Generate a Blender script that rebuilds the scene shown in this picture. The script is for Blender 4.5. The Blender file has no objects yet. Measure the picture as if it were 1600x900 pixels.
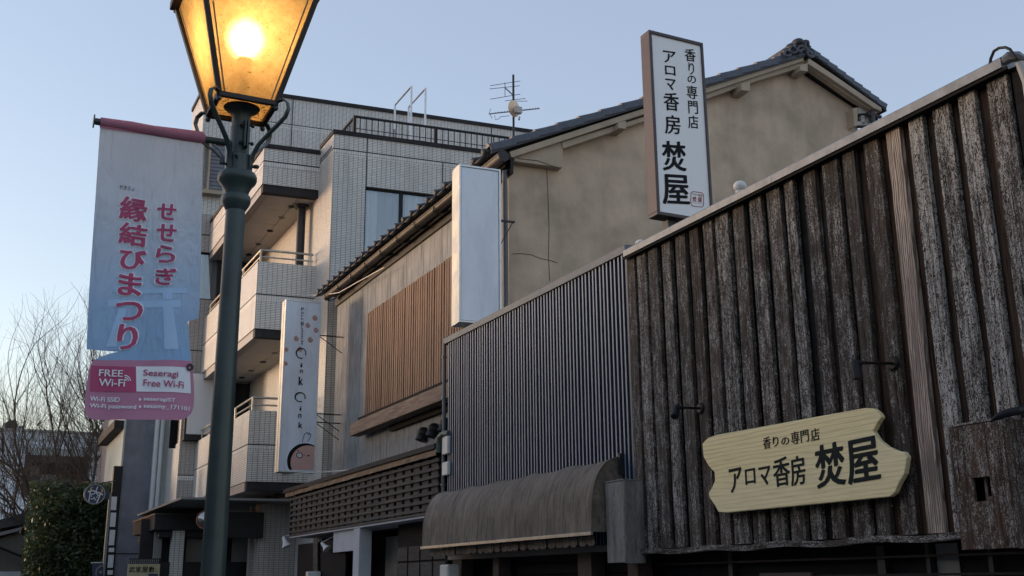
import bpy, bmesh, math, random
from mathutils import Vector, Matrix
random.seed(7)
R = math.radians
S = bpy.context.scene
COL = S.collection

# ------------------------------------------------------------------ camera
FPX, PITCH, ROLL, YAW, CZ = 1685.6, 0.26619, -0.009066, 0.45592, 1.6
_cp, _sp = math.cos(PITCH), math.sin(PITCH)
CF = Vector((math.sin(YAW) * _cp, math.cos(YAW) * _cp, _sp))
_R0 = Vector((math.cos(YAW), -math.sin(YAW), 0)); _U0 = _R0.cross(CF)
CR = _R0 * math.cos(ROLL) + _U0 * math.sin(ROLL)
CU = _U0 * math.cos(ROLL) - _R0 * math.sin(ROLL)
CO = Vector((0, 0, CZ))
cam = bpy.data.objects.new('camera', bpy.data.cameras.new('camera')); COL.objects.link(cam)
cam.data.sensor_width = 36; cam.data.lens = 36 * FPX / 1600
cam.data.clip_start = 0.1; cam.data.clip_end = 3000
cam.matrix_world = Matrix.Translation(CO) @ Matrix((CR, CU, -CF)).transposed().to_4x4()
S.camera = cam

# ------------------------------------------------------------------ world, sun, exposure
SUN_EL, SUN_AZ = R(2.0), R(-45)          # azimuth from +Y, negative = towards -X (the street side of the sky)
SKY_STR, SUN_STR, EXPO = 0.15, 0.42, 2.32
w = bpy.data.worlds.new("World"); S.world = w; w.use_nodes = True
nt = w.node_tree; nt.nodes.clear()
sky = nt.nodes.new('ShaderNodeTexSky'); sky.sky_type = 'NISHITA'; sky.sun_disc = False
sky.sun_elevation = SUN_EL; sky.sun_rotation = SUN_AZ
sky.altitude = 50; sky.air_density = 1.0; sky.dust_density = 1.0; sky.ozone_density = 1.5
bg = nt.nodes.new('ShaderNodeBackground'); bg.inputs['Strength'].default_value = SKY_STR
ow = nt.nodes.new('ShaderNodeOutputWorld')
mx = nt.nodes.new('ShaderNodeMixRGB'); mx.inputs[0].default_value = .4          # thin even veil of high haze over the whole sky
mx.inputs[2].default_value = (.83, .87, 1.20, 1); nt.links.new(sky.outputs[0], mx.inputs[1]); nt.links.new(mx.outputs[0], bg.inputs[0]); nt.links.new(bg.outputs[0], ow.inputs[0])
sun = bpy.data.objects.new('sun', bpy.data.lights.new('sun', 'SUN')); COL.objects.link(sun)
sun.data.energy = SUN_STR; sun.data.angle = R(10); sun.data.color = (1.0, 0.80, 0.60)
_sd = Vector((math.sin(SUN_AZ) * math.cos(SUN_EL), math.cos(SUN_AZ) * math.cos(SUN_EL), math.sin(SUN_EL)))
sun.rotation_euler = _sd.to_track_quat('Z', 'Y').to_euler()
S.view_settings.view_transform = 'Standard'; S.view_settings.look = 'None'
S.view_settings.exposure = EXPO; S.view_settings.gamma = 1

# ------------------------------------------------------------------ survey helper: where the ray of a photo pixel meets a plane
def ray(x, y): return CF * FPX + CR * (x - 800) - CU * (y - 450)
def at(x, y, X=None, Y=None, Z=None):
    d = ray(x, y)
    k, v = [(i, q) for i, q in enumerate((X, Y, Z)) if q is not None][0]
    return CO + d * ((v - CO[k]) / d[k])
def atp(x, y, p0, n):
    d = ray(x, y); n = Vector(n); return CO + d * ((Vector(p0) - CO).dot(n) / d.dot(n))

# ------------------------------------------------------------------ materials
class NT:
    def __init__(s, name):
        s.m = bpy.data.materials.new(name); s.m.use_nodes = True; s.t = s.m.node_tree; s.t.nodes.clear()
        s.out = s.t.nodes.new('ShaderNodeOutputMaterial')
    def n(s, typ, ins=None, **kw):
        o = s.t.nodes.new('ShaderNode' + typ)
        for k, v in kw.items(): setattr(o, k, v)
        for k, v in (ins or {}).items():
            if isinstance(v, bpy.types.NodeSocket): s.t.links.new(v, o.inputs[k])
            else:
                if isinstance(v, (tuple, list)) and len(v) == 3 and o.inputs[k].type == 'RGBA': v = (*v, 1)
                o.inputs[k].default_value = v
        return o
    def noise(s, vec, scale, detail=4, rough=.55, dist=0):
        return s.n('TexNoise', {'Vector': vec, 'Scale': scale, 'Detail': detail, 'Roughness': rough, 'Distortion': dist}).outputs['Fac']
    def ramp(s, f, stops, interp='LINEAR'):
        o = s.n('ValToRGB', {'Fac': f}); e = o.color_ramp; e.interpolation = interp
        while len(e.elements) < len(stops): e.elements.new(.5)
        for el, (p, c) in zip(e.elements, stops):
            el.position = p; el.color = (*c, 1) if isinstance(c, (tuple, list)) else (c, c, c, 1)
        return o.outputs[0]
    def mix(s, f, a, b, mode='MIX'):
        o = s.n('MixRGB', {'Fac': f, 'Color1': a, 'Color2': b}, blend_type=mode); return o.outputs[0]
    def math(s, op, a, b=0.0, c=None):
        o = s.n('Math', {0: a, 1: b}, operation=op)
        if c is not None: o.inputs[2].default_value = c
        return o.outputs[0]
    def vec(s, scale=(1, 1, 1), uv=False, rnd=True):
        tc = s.n('TexCoord').outputs['UV' if uv else 'Object']
        if rnd:
            oi = s.n('ObjectInfo').outputs['Random']
            cmb = s.n('CombineXYZ', {0: s.math('MULTIPLY', oi, 37.0), 1: s.math('MULTIPLY', oi, 91.0), 2: s.math('MULTIPLY', oi, 53.0)}).outputs[0]
            tc = s.n('VectorMath', {0: tc, 1: cmb}, operation='ADD').outputs[0]
        return s.n('Mapping', {'Vector': tc, 'Scale': scale}).outputs[0]
    def bsdf(s, col, rough=.7, metal=0, bump=None, bstr=.3, bdist=.01, **kw):
        ins = {'Base Color': col, 'Roughness': rough, 'Metallic': metal}
        for k, v in kw.items(): ins[k.replace('_', ' ')] = v
        if bump is not None:
            ins['Normal'] = s.n('Bump', {'Height': bump, 'Strength': bstr, 'Distance': bdist}).outputs[0]
        b = s.n('BsdfPrincipled', ins)
        s.t.links.new(b.outputs[0], s.out.inputs[0]); return s.m

def simple(name, c, rough=.6, metal=0, var=.25, scale=6, bump=.15, fine=60, stretch=(1, 1, 1), rnd=True, spec=.5):
    """paint / stone / metal with large mottling, vertical grime and fine grain"""
    t = NT(name); v = t.vec(stretch, rnd=rnd)
    a = t.noise(v, scale, 6, .6); b = t.noise(v, fine, 3)
    g = t.noise(t.vec((3, 3, .35), rnd=rnd), scale * .6, 5, .6)
    dark = tuple(x * (1 - var) for x in c); lite = tuple(min(1, x * (1 + var)) for x in c)
    col = t.mix(t.ramp(a, [(.3, 0.), (.7, 1.)]), dark, lite)
    col = t.mix(t.math('MULTIPLY', t.ramp(g, [(.5, 0.), (.75, 1.)]), var * 1.4), col, tuple(x * .45 for x in c))
    rg = t.math('MULTIPLY_ADD', a, .25, rough - .12)
    return t.bsdf(col, rg, metal, t.math('ADD', a, t.math('MULTIPLY', b, .4)), bump, .004, Specular_IOR_Level=spec)

M = {}
M['asphalt'] = simple('asphalt', (.05, .05, .052), .9, scale=2, fine=200, bump=.5)
M['paving'] = simple('paving', (.22, .21, .2), .85, scale=3)
M['beige'] = simple('beige_render', (.48, .385, .285), .92, var=.24, scale=1.6, fine=30, bump=.8)
M['beige_trim'] = simple('beige_trim', (.40, .33, .25), .85, var=.14, scale=2, fine=50, bump=.3)
M['black'] = simple('black_paint', (.012, .012, .014), .5, bump=.1, spec=.25)
M['dark'] = simple('dark_interior', (.012, .012, .013), .9, bump=.1, spec=.1)
M['dark_wood'] = simple('dark_wood', (.022, .02, .019), .85, var=.45, scale=3, stretch=(8, 1, 8), bump=.6, spec=.15)
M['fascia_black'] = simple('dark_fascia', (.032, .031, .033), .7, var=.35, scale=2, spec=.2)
M['white_plaster'] = simple('white_plaster', (.50, .51, .53), .85, var=.12, scale=2)
M['soffit'] = simple('soffit', (.50, .48, .45), .8, var=.06, scale=1.5)
M['metal_dark'] = simple('dark_metal', (.03, .032, .035), .45, .3, bump=.1)
M['metal_grey'] = simple('grey_metal', (.22, .23, .24), .45, .5, bump=.1)
M['cap_blue'] = simple('blue_grey_cap', (.10, .115, .135), .5, .2, var=.12, scale=2)
M['alu'] = simple('aluminium', (.68, .70, .72), .38, .4, var=.12, bump=.08)
M['alu_warm_lit'] = simple('warm_lit_sign_side', (.70, .64, .53), .42, .2, var=.18, scale=3, bump=.5)  # warm evening light on the street sides is put into this colour
M['rail'] = simple('stainless_rail', (.45, .42, .36), .35, .6)
M['pole'] = simple('green_pole_paint', (.028, .048, .048), .38, .0, var=.3, scale=5, fine=90, bump=.12)
M['lantern_frame'] = simple('lantern_frame', (.035, .026, .024), .6, .2, var=.4, bump=.2)
M['green_pipe'] = simple('green_pipe', (.10, .13, .11), .5, .3, var=.4)
M['white_plastic'] = simple('white_plastic', (.62, .62, .60), .45, var=.08)
M['pvc'] = simple('grey_pvc_pipe', (.42, .41, .39), .45, var=.15)
M['blue_grey_wall'] = simple('blue_grey_wall', (.19, .20, .235), .85, var=.2, scale=2, fine=40, bump=.4)
M['pale_wall'] = simple('pale_green_wall', (.42, .47, .46), .85, var=.08)
M['shutter'] = simple('grey_shutter', (.20, .20, .19), .6, var=.12)
M['roof_tile'] = simple('roof_tile', (.065, .075, .10), .42, .0, var=.25, scale=9, bump=.2)
M['roof_tile_dark'] = simple('roof_tile_dark', (.035, .035, .04), .5, .0, var=.3, scale=9)
M['gutter'] = simple('gutter', (.014, .014, .014), .55, .0, var=.3)
M['sign_brown'] = simple('brown_sign_frame', (.060, .042, .045), .45, .1, var=.15, bump=.1)
M['panel_grey'] = simple('sign_face_acrylic', (.80, .81, .82), .3, var=.03, scale=1, bump=.02)
M['ink'] = simple('black_ink', (.010, .010, .013), .7, var=.1, bump=.02, spec=.15)
M['carved'] = simple('carved_dark', (.012, .018, .018), .7, var=.2, spec=.15)
M['red_ink'] = simple('red_ink', (.33, .07, .05), .6, var=.05, bump=.01)
M['grey_ink'] = simple('grey_ink', (.12, .10, .11), .6, var=.05, bump=.01)
M['bark'] = simple('bark', (.06, .048, .038), .95, var=.4, scale=8, bump=.6)
M['twig'] = simple('twig', (.085, .065, .05), .95, var=.3, bump=0)
M['terrace'] = simple('terrace_floor', (.2, .2, .2), .9)
M['orange'] = simple('orange_rim', (.45, .13, .06), .5, var=.15)
M['mirror'] = simple('mirror_face', (.42, .40, .38), .12, .9, var=.05, bump=0)
M['purple'] = simple('purple_panel', (.10, .07, .14), .7)
M['brown_frame'] = simple('brown_frame', (.05, .03, .028), .7)
M['yellow_board'] = simple('yellow_board', (.42, .37, .22), .6, var=.08)
M['navy'] = simple('navy_print', (.03, .04, .09), .6)
M['gold'] = simple('gold_print', (.55, .38, .08), .6)
M['white_paint'] = simple('white_paint', (.62, .63, .65), .5, var=.06)
M['copper'] = simple('copper_flashing', (.17, .13, .105), .55, .2, var=.45, scale=3, fine=20, bump=.9)
M['pink'] = simple('pink_cloth', (.48, .20, .28), .85, var=.12, scale=5, bump=.2)
def cloth(m, f=.45):
    t_ = m.node_tree; b = next(n for n in t_.nodes if n.type == 'BSDF_PRINCIPLED'); o = next(n for n in t_.nodes if n.type == 'OUTPUT_MATERIAL')
    tr = t_.nodes.new('ShaderNodeBsdfTranslucent'); mxs = t_.nodes.new('ShaderNodeMixShader'); mxs.inputs[0].default_value = f
    t_.links.new(b.inputs['Base Color'].links[0].from_socket, tr.inputs['Color']); t_.links.new(b.outputs[0], mxs.inputs[1]); t_.links.new(tr.outputs[0], mxs.inputs[2]); t_.links.new(mxs.outputs[0], o.inputs[0]); return m
M['pink_lite'] = simple('pink_print', (.54, .25, .38), .8, var=.06, scale=4)
M['magenta'] = simple('magenta_print', (.42, .07, .17), .8, var=.08)
M['white_print'] = simple('white_print', (.78, .82, .88), .8, var=.05)
M['pale_print'] = simple('pale_print', (.40, .59, .84), .85, var=.05)
M['pig_skin'] = simple('pig_print', (.62, .38, .33), .7, var=.05)
M['petal'] = simple('petal_print', (.45, .27, .23), .7, var=.05)
M['neighbour_wall'] = simple('small_house_wall', (.13, .12, .105), .9, var=.15)
M['brown_tile'] = simple('brown_pillar', (.06, .045, .038), .7)
M['black_slat'] = simple('black_slats', (.012, .012, .014), .8, spec=.15)
M['glass_black'] = simple('dark_glass', (.008, .009, .011), .35, var=.1, bump=0)

def tile_material(name, c, mortar, bw=.125, bh=.045, gap=.009, soldier=()):
    t = NT(name); uv = t.vec(uv=True, rnd=False)
    b = t.n('TexBrick', {'Vector': uv, 'Color1': c, 'Color2': tuple(x * .88 for x in c), 'Mortar': mortar, 'Scale': 1.0,
            'Mortar Size': gap / 2, 'Mortar Smooth': .1, 'Brick Width': bw, 'Row Height': bh}, offset=0.0, squash=1.0)
    col = b.outputs['Color']; fac = b.outputs['Fac']
    n1 = t.noise(uv, .7, 6, .65); n2 = t.noise(t.n('Mapping', {'Vector': uv, 'Scale': (2.5, .25, 1)}).outputs[0], 1.2, 5, .6)
    col = t.mix(t.ramp(n1, [(.35, 0.), (.75, .35)]), col, tuple(x * .55 for x in c))
    col = t.mix(t.ramp(n2, [(.5, 0.), (.8, .45)]), col, (.16, .15, .14))
    return t.bsdf(col, .42, 0, t.math('SUBTRACT', 1.0, fac), .5, .004)
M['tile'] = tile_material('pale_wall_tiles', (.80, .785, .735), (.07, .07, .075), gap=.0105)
M['tile_shaded'] = tile_material('shaded_wall_tiles', (.48, .44, .41), (.06, .058, .055))  # darker copy of the pale tiles, balcony shade put into the colour
M['soldier'] = tile_material('upright_wall_tiles', (.80, .785, .735), (.075, .075, .08), .0625, .13)

# charred, flaking timber: object colour r = amount of bleached flakes, g = warm brown, b = bare pale wood
def charred(name, horiz=False):
    t = NT(name)
    st = (1, .13, 1) if horiz else (1, 1, .13)
    st2 = (1, .42, 1) if horiz else (1, 1, .42)
    v = t.vec(st); v2 = t.vec(st2)
    oc = t.n('SeparateColor', {0: t.n('ObjectInfo').outputs['Color']})
    amt, warm, bare = oc.outputs[0], oc.outputs[1], oc.outputs[2]
    long_ = t.vec((1, 1, .035) if not horiz else (1, .035, 1))
    grain = t.noise(v, 70, 6, .7, .5); big = t.noise(v, 9, 4, .6); fib = t.noise(long_, 42, 5, .65, .3)
    tone = t.math('MULTIPLY_ADD', t.n('ObjectInfo').outputs['Random'], .5, -.25)
    col = t.mix(t.ramp(t.math('ADD', fib, t.math('MULTIPLY', tone, .3)), [(.32, 0.), (.68, 1.)]), (.024, .0195, .0165), (.155, .13, .108))
    col = t.mix(t.ramp(grain, [(.35, .75), (.6, 0.)]), col, (.022, .018, .016))
    col = t.mix(t.ramp(big, [(.42, 0.), (.68, .75)]), col, (.050, .041, .037))
    brown = t.mix(t.ramp(fib, [(.3, 0.), (.7, 1.)]), (.035, .018, .011), (.19, .095, .052))
    col = t.mix(warm, col, brown)
    n = t.noise(v2, 46, 4, .6, 1.4)                        # squiggly flakes follow the contour lines of a noise
    band = t.math('ABSOLUTE', t.math('SUBTRACT', n, .5))
    patch = t.noise(t.vec((1, 1, .35) if not horiz else (1, .35, 1)), 11, 5, .75)
    wid = t.math('MULTIPLY', t.math('MAXIMUM', t.math('SUBTRACT', t.math('ADD', patch, t.math('MULTIPLY', amt, .44)), .61), 0.0), .20)
    mask = t.math('GREATER_THAN', wid, band)
    mask = t.math('MULTIPLY', mask, t.ramp(fib, [(.35, .25), (.55, 1.)]))
    fl = t.mix(grain, (.38, .355, .32), (.84, .80, .74))
    col = t.mix(t.math('MULTIPLY', mask, .9), col, fl)
    crack = t.noise(t.vec((1, 1, .02) if not horiz else (1, .02, 1)), 30, 3, .5, .3)
    col = t.mix(t.ramp(t.math('ABSOLUTE', t.math('SUBTRACT', crack, .5)), [(.004, .9), (.014, 0.)]), col, (.008, .007, .006))
    ring = t.n('TexWave', {'Vector': t.vec((1, 1, .11) if not horiz else (1, .11, 1)), 'Scale': 16.0, 'Distortion': 7.0, 'Detail': 3.0, 'Detail Scale': 1.6}, wave_type='RINGS', rings_direction='X').outputs['Fac']
    pale = t.mix(t.ramp(ring, [(.2, 0.), (.8, 1.)]), (.17, .13, .105), (.62, .51, .42))
    pale = t.mix(t.ramp(big, [(.42, 0.), (.62, .8)]), pale, (.20, .155, .13))
    col = t.mix(bare, col, pale)
    knot = t.n('TexVoronoi', {'Vector': t.vec((1.3, 1.3, .55)), 'Scale': 3.2}).outputs['Distance']
    col = t.mix(t.ramp(knot, [(.03, .85), (.10, 0.)]), col, (.008, .007, .007))
    h = t.math('ADD', grain, t.math('MULTIPLY', mask, .5))
    return t.bsdf(col, .82, 0, h, .9, .006, Specular_IOR_Level=.25)
M['charred'] = charred('charred_boards'); M['charred_h'] = charred('charred_beams', True)

def brown_wood(name, c1, c2, sc=30, st=(1, 1, .06), axis_scale=4):
    t = NT(name); v = t.vec(st)
    g = t.noise(v, sc, 6, .65, 1.2); b = t.noise(v, axis_scale, 3)
    col = t.mix(t.ramp(g, [(.3, 0.), (.7, 1.)]), c1, c2)
    col = t.mix(t.ramp(b, [(.45, 0.), (.7, .6)]), col, tuple(x * .5 for x in c1))
    return t.bsdf(col, .75, 0, g, .5, .004)
M['slat'] = brown_wood('screen_slats', (.115, .066, .043), (.33, .20, .132), 40)
M['beam'] = brown_wood('brown_beam', (.09, .06, .045), (.30, .215, .17), 22, (1, .07, 1))
M['lattice'] = brown_wood('black_lattice', (.02, .019, .019), (.085, .08, .077), 30, (1, .08, 1))
M['grey_box'] = brown_wood('weathered_grey_box', (.10, .095, .09), (.32, .305, .29), 60, (1, 1, .12), 8)

# fresh pine signboard with long grain running along it
t = NT('fresh_pine'); v = t.vec((1, .16, 1.0), rnd=False)
n = t.noise(v, 2.6, 3, .5, .2); zz = t.n('SeparateXYZ', {0: t.vec(rnd=False)}).outputs[2]
wv = t.math('SINE', t.math('ADD', t.math('MULTIPLY', n, 26.0), t.math('MULTIPLY', zz, 150.0)))
f = t.noise(t.vec((1, .03, 1), rnd=False), 120, 3); bz = t.noise(t.vec((1, .3, 1), rnd=False), 2.2, 4)
c = t.mix(t.math('MULTIPLY', t.ramp(wv, [(.3, 0.), (1., 1.)]), t.math('MULTIPLY_ADD', bz, .9, .05)), (.92, .77, .40), (.58, .39, .15))
c = t.mix(t.ramp(t.noise(v, 1.3, 2), [(.35, 0.), (.65, .5)]), c, (.86, .77, .50))
c = t.mix(t.math('MULTIPLY', t.ramp(f, [(.45, 0.), (.75, 1.)]), .4), c, (.45, .34, .17))
kn = t.n('TexVoronoi', {'Vector': t.vec((1, .8, 1.6), rnd=False), 'Scale': 1.7}).outputs['Distance']
c = t.mix(t.ramp(kn, [(.015, .7), (.04, 0.)]), c, (.25, .14, .06))
M['pine'] = t.bsdf(c, .55, 0, f, .25, .003)

# grey weathered cement board with dark drips
t = NT('stained_cement_board'); v = t.vec((1, 1, 1), rnd=False); d = t.vec((5, 5, .45), rnd=True)
c = t.mix(t.ramp(t.noise(v, 1.2, 6, .65), [(.3, 0.), (.7, 1.)]), (.19, .20, .21), (.34, .35, .355))
c = t.mix(t.ramp(t.noise(d, 2.2, 7, .7), [(.48, 0.), (.68, .8)]), c, (.075, .08, .09))
c = t.mix(t.ramp(t.noise(d, 9, 4, .6), [(.55, 0.), (.75, .35)]), c, (.30, .31, .32))
M['cement'] = t.bsdf(c, .85, 0, t.noise(v, 70, 4), .4, .003)

# ribbed steel sheet, dark blue with paler rib faces
t = NT('ribbed_steel'); v = t.vec((1, 1, .15), rnd=False)
c = t.mix(t.noise(v, 20, 5), (.016, .023, .045), (.038, .052, .09))
c = t.mix(t.ramp(t.noise(t.vec(rnd=False), 2.5, 5, .7), [(.5, 0.), (.8, .5)]), c, (.07, .085, .12))
M['ribbed'] = t.bsdf(c, .55, .25, t.noise(v, 60, 3), .15, .002)
t = NT('rib_face'); v = t.vec((1, 1, .15), rnd=False)
c = t.mix(t.noise(v, 30, 5), (.12, .15, .20), (.25, .295, .37))
M['rib_face'] = t.bsdf(c, .5, .25, t.noise(v, 60, 3), .15, .002)

# awning canvas with grime streaks running down
t = NT('awning_canvas'); v = t.vec(rnd=False); d = t.vec((1, 8, .9), rnd=False)
c = t.mix(t.ramp(t.noise(v, 1.6, 6, .65), [(.3, 0.), (.7, 1.)]), (.135, .108, .084), (.25, .208, .165))
c = t.mix(t.ramp(t.noise(d, 3, 8, .75, .5), [(.44, 0.), (.6, .9)]), c, (.065, .054, .045))
c = t.mix(t.ramp(t.noise(d, 11, 5, .7), [(.55, 0.), (.75, .4)]), c, (.34, .29, .235))
M['awning'] = t.bsdf(c, .8, 0, t.noise(t.vec((1, 6, 1), rnd=False), 14, 5), .35, .006)

# banner print: pale sky tint at the top to blue below (the print itself), faded and dirty
t = NT('banner_print'); v = t.vec(rnd=False); z = t.n('SeparateXYZ', {0: v}).outputs[2]
c = t.ramp(t.math('MULTIPLY_ADD', z, -.6, 0.0), [(.02, (.76, .77, .80)), (.3, (.66, .73, .82)), (.7, (.34, .55, .82)), (.95, (.27, .50, .84))])
c = t.mix(t.ramp(t.noise(v, 2.5, 6, .6), [(.35, .0), (.75, .4)]), c, (.36, .43, .52))
M['banner'] = t.bsdf(c, .75, 0, t.math('ADD', t.noise(t.vec((1.6, 1, .5), rnd=False), 5, 3, .5, 1.5), t.math('MULTIPLY', t.noise(v, 18, 3), .2)), .8, .05)

cloth(M['banner']); cloth(M['pink_lite'], .35); cloth(M['pink'], .3)
def glass_mat(name, tint, gloss=.12, rough=.02):
    t = NT(name)
    a = t.n('BsdfTransparent', {'Color': tint}).outputs[0]; g = t.n('BsdfGlossy', {'Roughness': rough, 'Color': (.8, .85, .9)}).outputs[0]
    fr = t.n('Fresnel', {'IOR': 1.5}).outputs[0]
    f = t.math('MAXIMUM', t.math('MULTIPLY', fr, 1.3), gloss)
    t.t.links.new(t.n('MixShader', {0: f, 1: a, 2: g}).outputs[0], t.out.inputs[0]); return t.m
M['glass'] = glass_mat('window_glass', (.96, .97, .98), .13)
t = NT('curtain'); v = t.vec((6, 6, .3))
c = t.mix(t.noise(v, 4, 4), (.80, .80, .80), (.88, .88, .89))
d_ = t.n('BsdfDiffuse', {'Color': c}).outputs[0]; tr = t.n('BsdfTranslucent', {'Color': c}).outputs[0]
t.t.links.new(t.n('MixShader', {0: .12, 1: d_, 2: tr}).outputs[0], t.out.inputs[0]); M['curtain'] = t.m

t = NT('sheer'); c = t.mix(t.noise(t.vec((8, 8, .2)), 4, 4), (.30, .32, .34), (.56, .58, .60)); t.bsdf(c, .9); M['sheer'] = t.m
def amber(name, dirt, clear):
    t = NT(name); v = t.vec(rnd=False)
    n = t.noise(v, 14, 6, .7); sp = t.noise(v, 55, 4, .65, .8)
    c = t.mix(t.ramp(n, [(.3, 0.), (.7, 1.)]), (.52, .32, .12), (.72, .49, .22))
    dm = t.ramp(sp, [(.62 - dirt, 0.), (.68 - dirt * .5, 1.)])
    c = t.mix(dm, c, (.10, .045, .015))
    tr = t.n('BsdfTranslucent', {'Color': c}).outputs[0]; di = t.n('BsdfDiffuse', {'Color': c}).outputs[0]
    body = t.n('MixShader', {0: .35, 1: tr, 2: di}).outputs[0]
    tp = t.n('BsdfTransparent', {'Color': (1, .84, .58)}).outputs[0]
    cl = t.math('MULTIPLY', t.math('SUBTRACT', 1.0, dm), clear)
    t.t.links.new(t.n('MixShader', {0: cl, 1: body, 2: tp}).outputs[0], t.out.inputs[0]); return t.m
M['amber'] = amber('amber_frosted_pane', 0.0, .16)
M['amber_dirty'] = amber('amber_dirty_pane', .16, .05)
t = NT('lamp_glow'); lw = t.n('LayerWeight', {'Blend': .5}).outputs['Facing']        # soft halo round the bulb painted as emission fading to the rim
st_ = t.ramp(lw, [(.0, 1.), (.15, .5), (.32, .2), (.56, .05), (1., .01)])
t.t.links.new(t.n('Emission', {'Color': (1, .72, .40), 'Strength': t.math('MULTIPLY', st_, 14.5)}).outputs[0], t.out.inputs[0]); M['glow'] = t.m
t = NT('leaves'); v = t.vec(rnd=False)
c = t.mix(t.ramp(t.noise(v, 1.1, 4), [(.35, 0.), (.65, 1.)]), (.026, .046, .022), (.085, .115, .042))
c = t.mix(t.ramp(t.noise(v, 4.5, 3), [(.6, 0.), (.72, 1.)]), c, (.20, .20, .06))
d_ = t.n('BsdfPrincipled', {'Base Color': c, 'Roughness': .5}).outputs[0]; tr = t.n('BsdfTranslucent', {'Color': c}).outputs[0]
t.t.links.new(t.n('MixShader', {0: .25, 1: d_, 2: tr}).outputs[0], t.out.inputs[0]); M['leaf'] = t.m
t = NT('pale_block_panels'); v = t.vec(rnd=True)
c = t.mix(t.noise(v, 1.5, 5), (.62, .70, .78), (.78, .84, .90))
M['block_panel'] = t.bsdf(c, .4)

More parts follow.
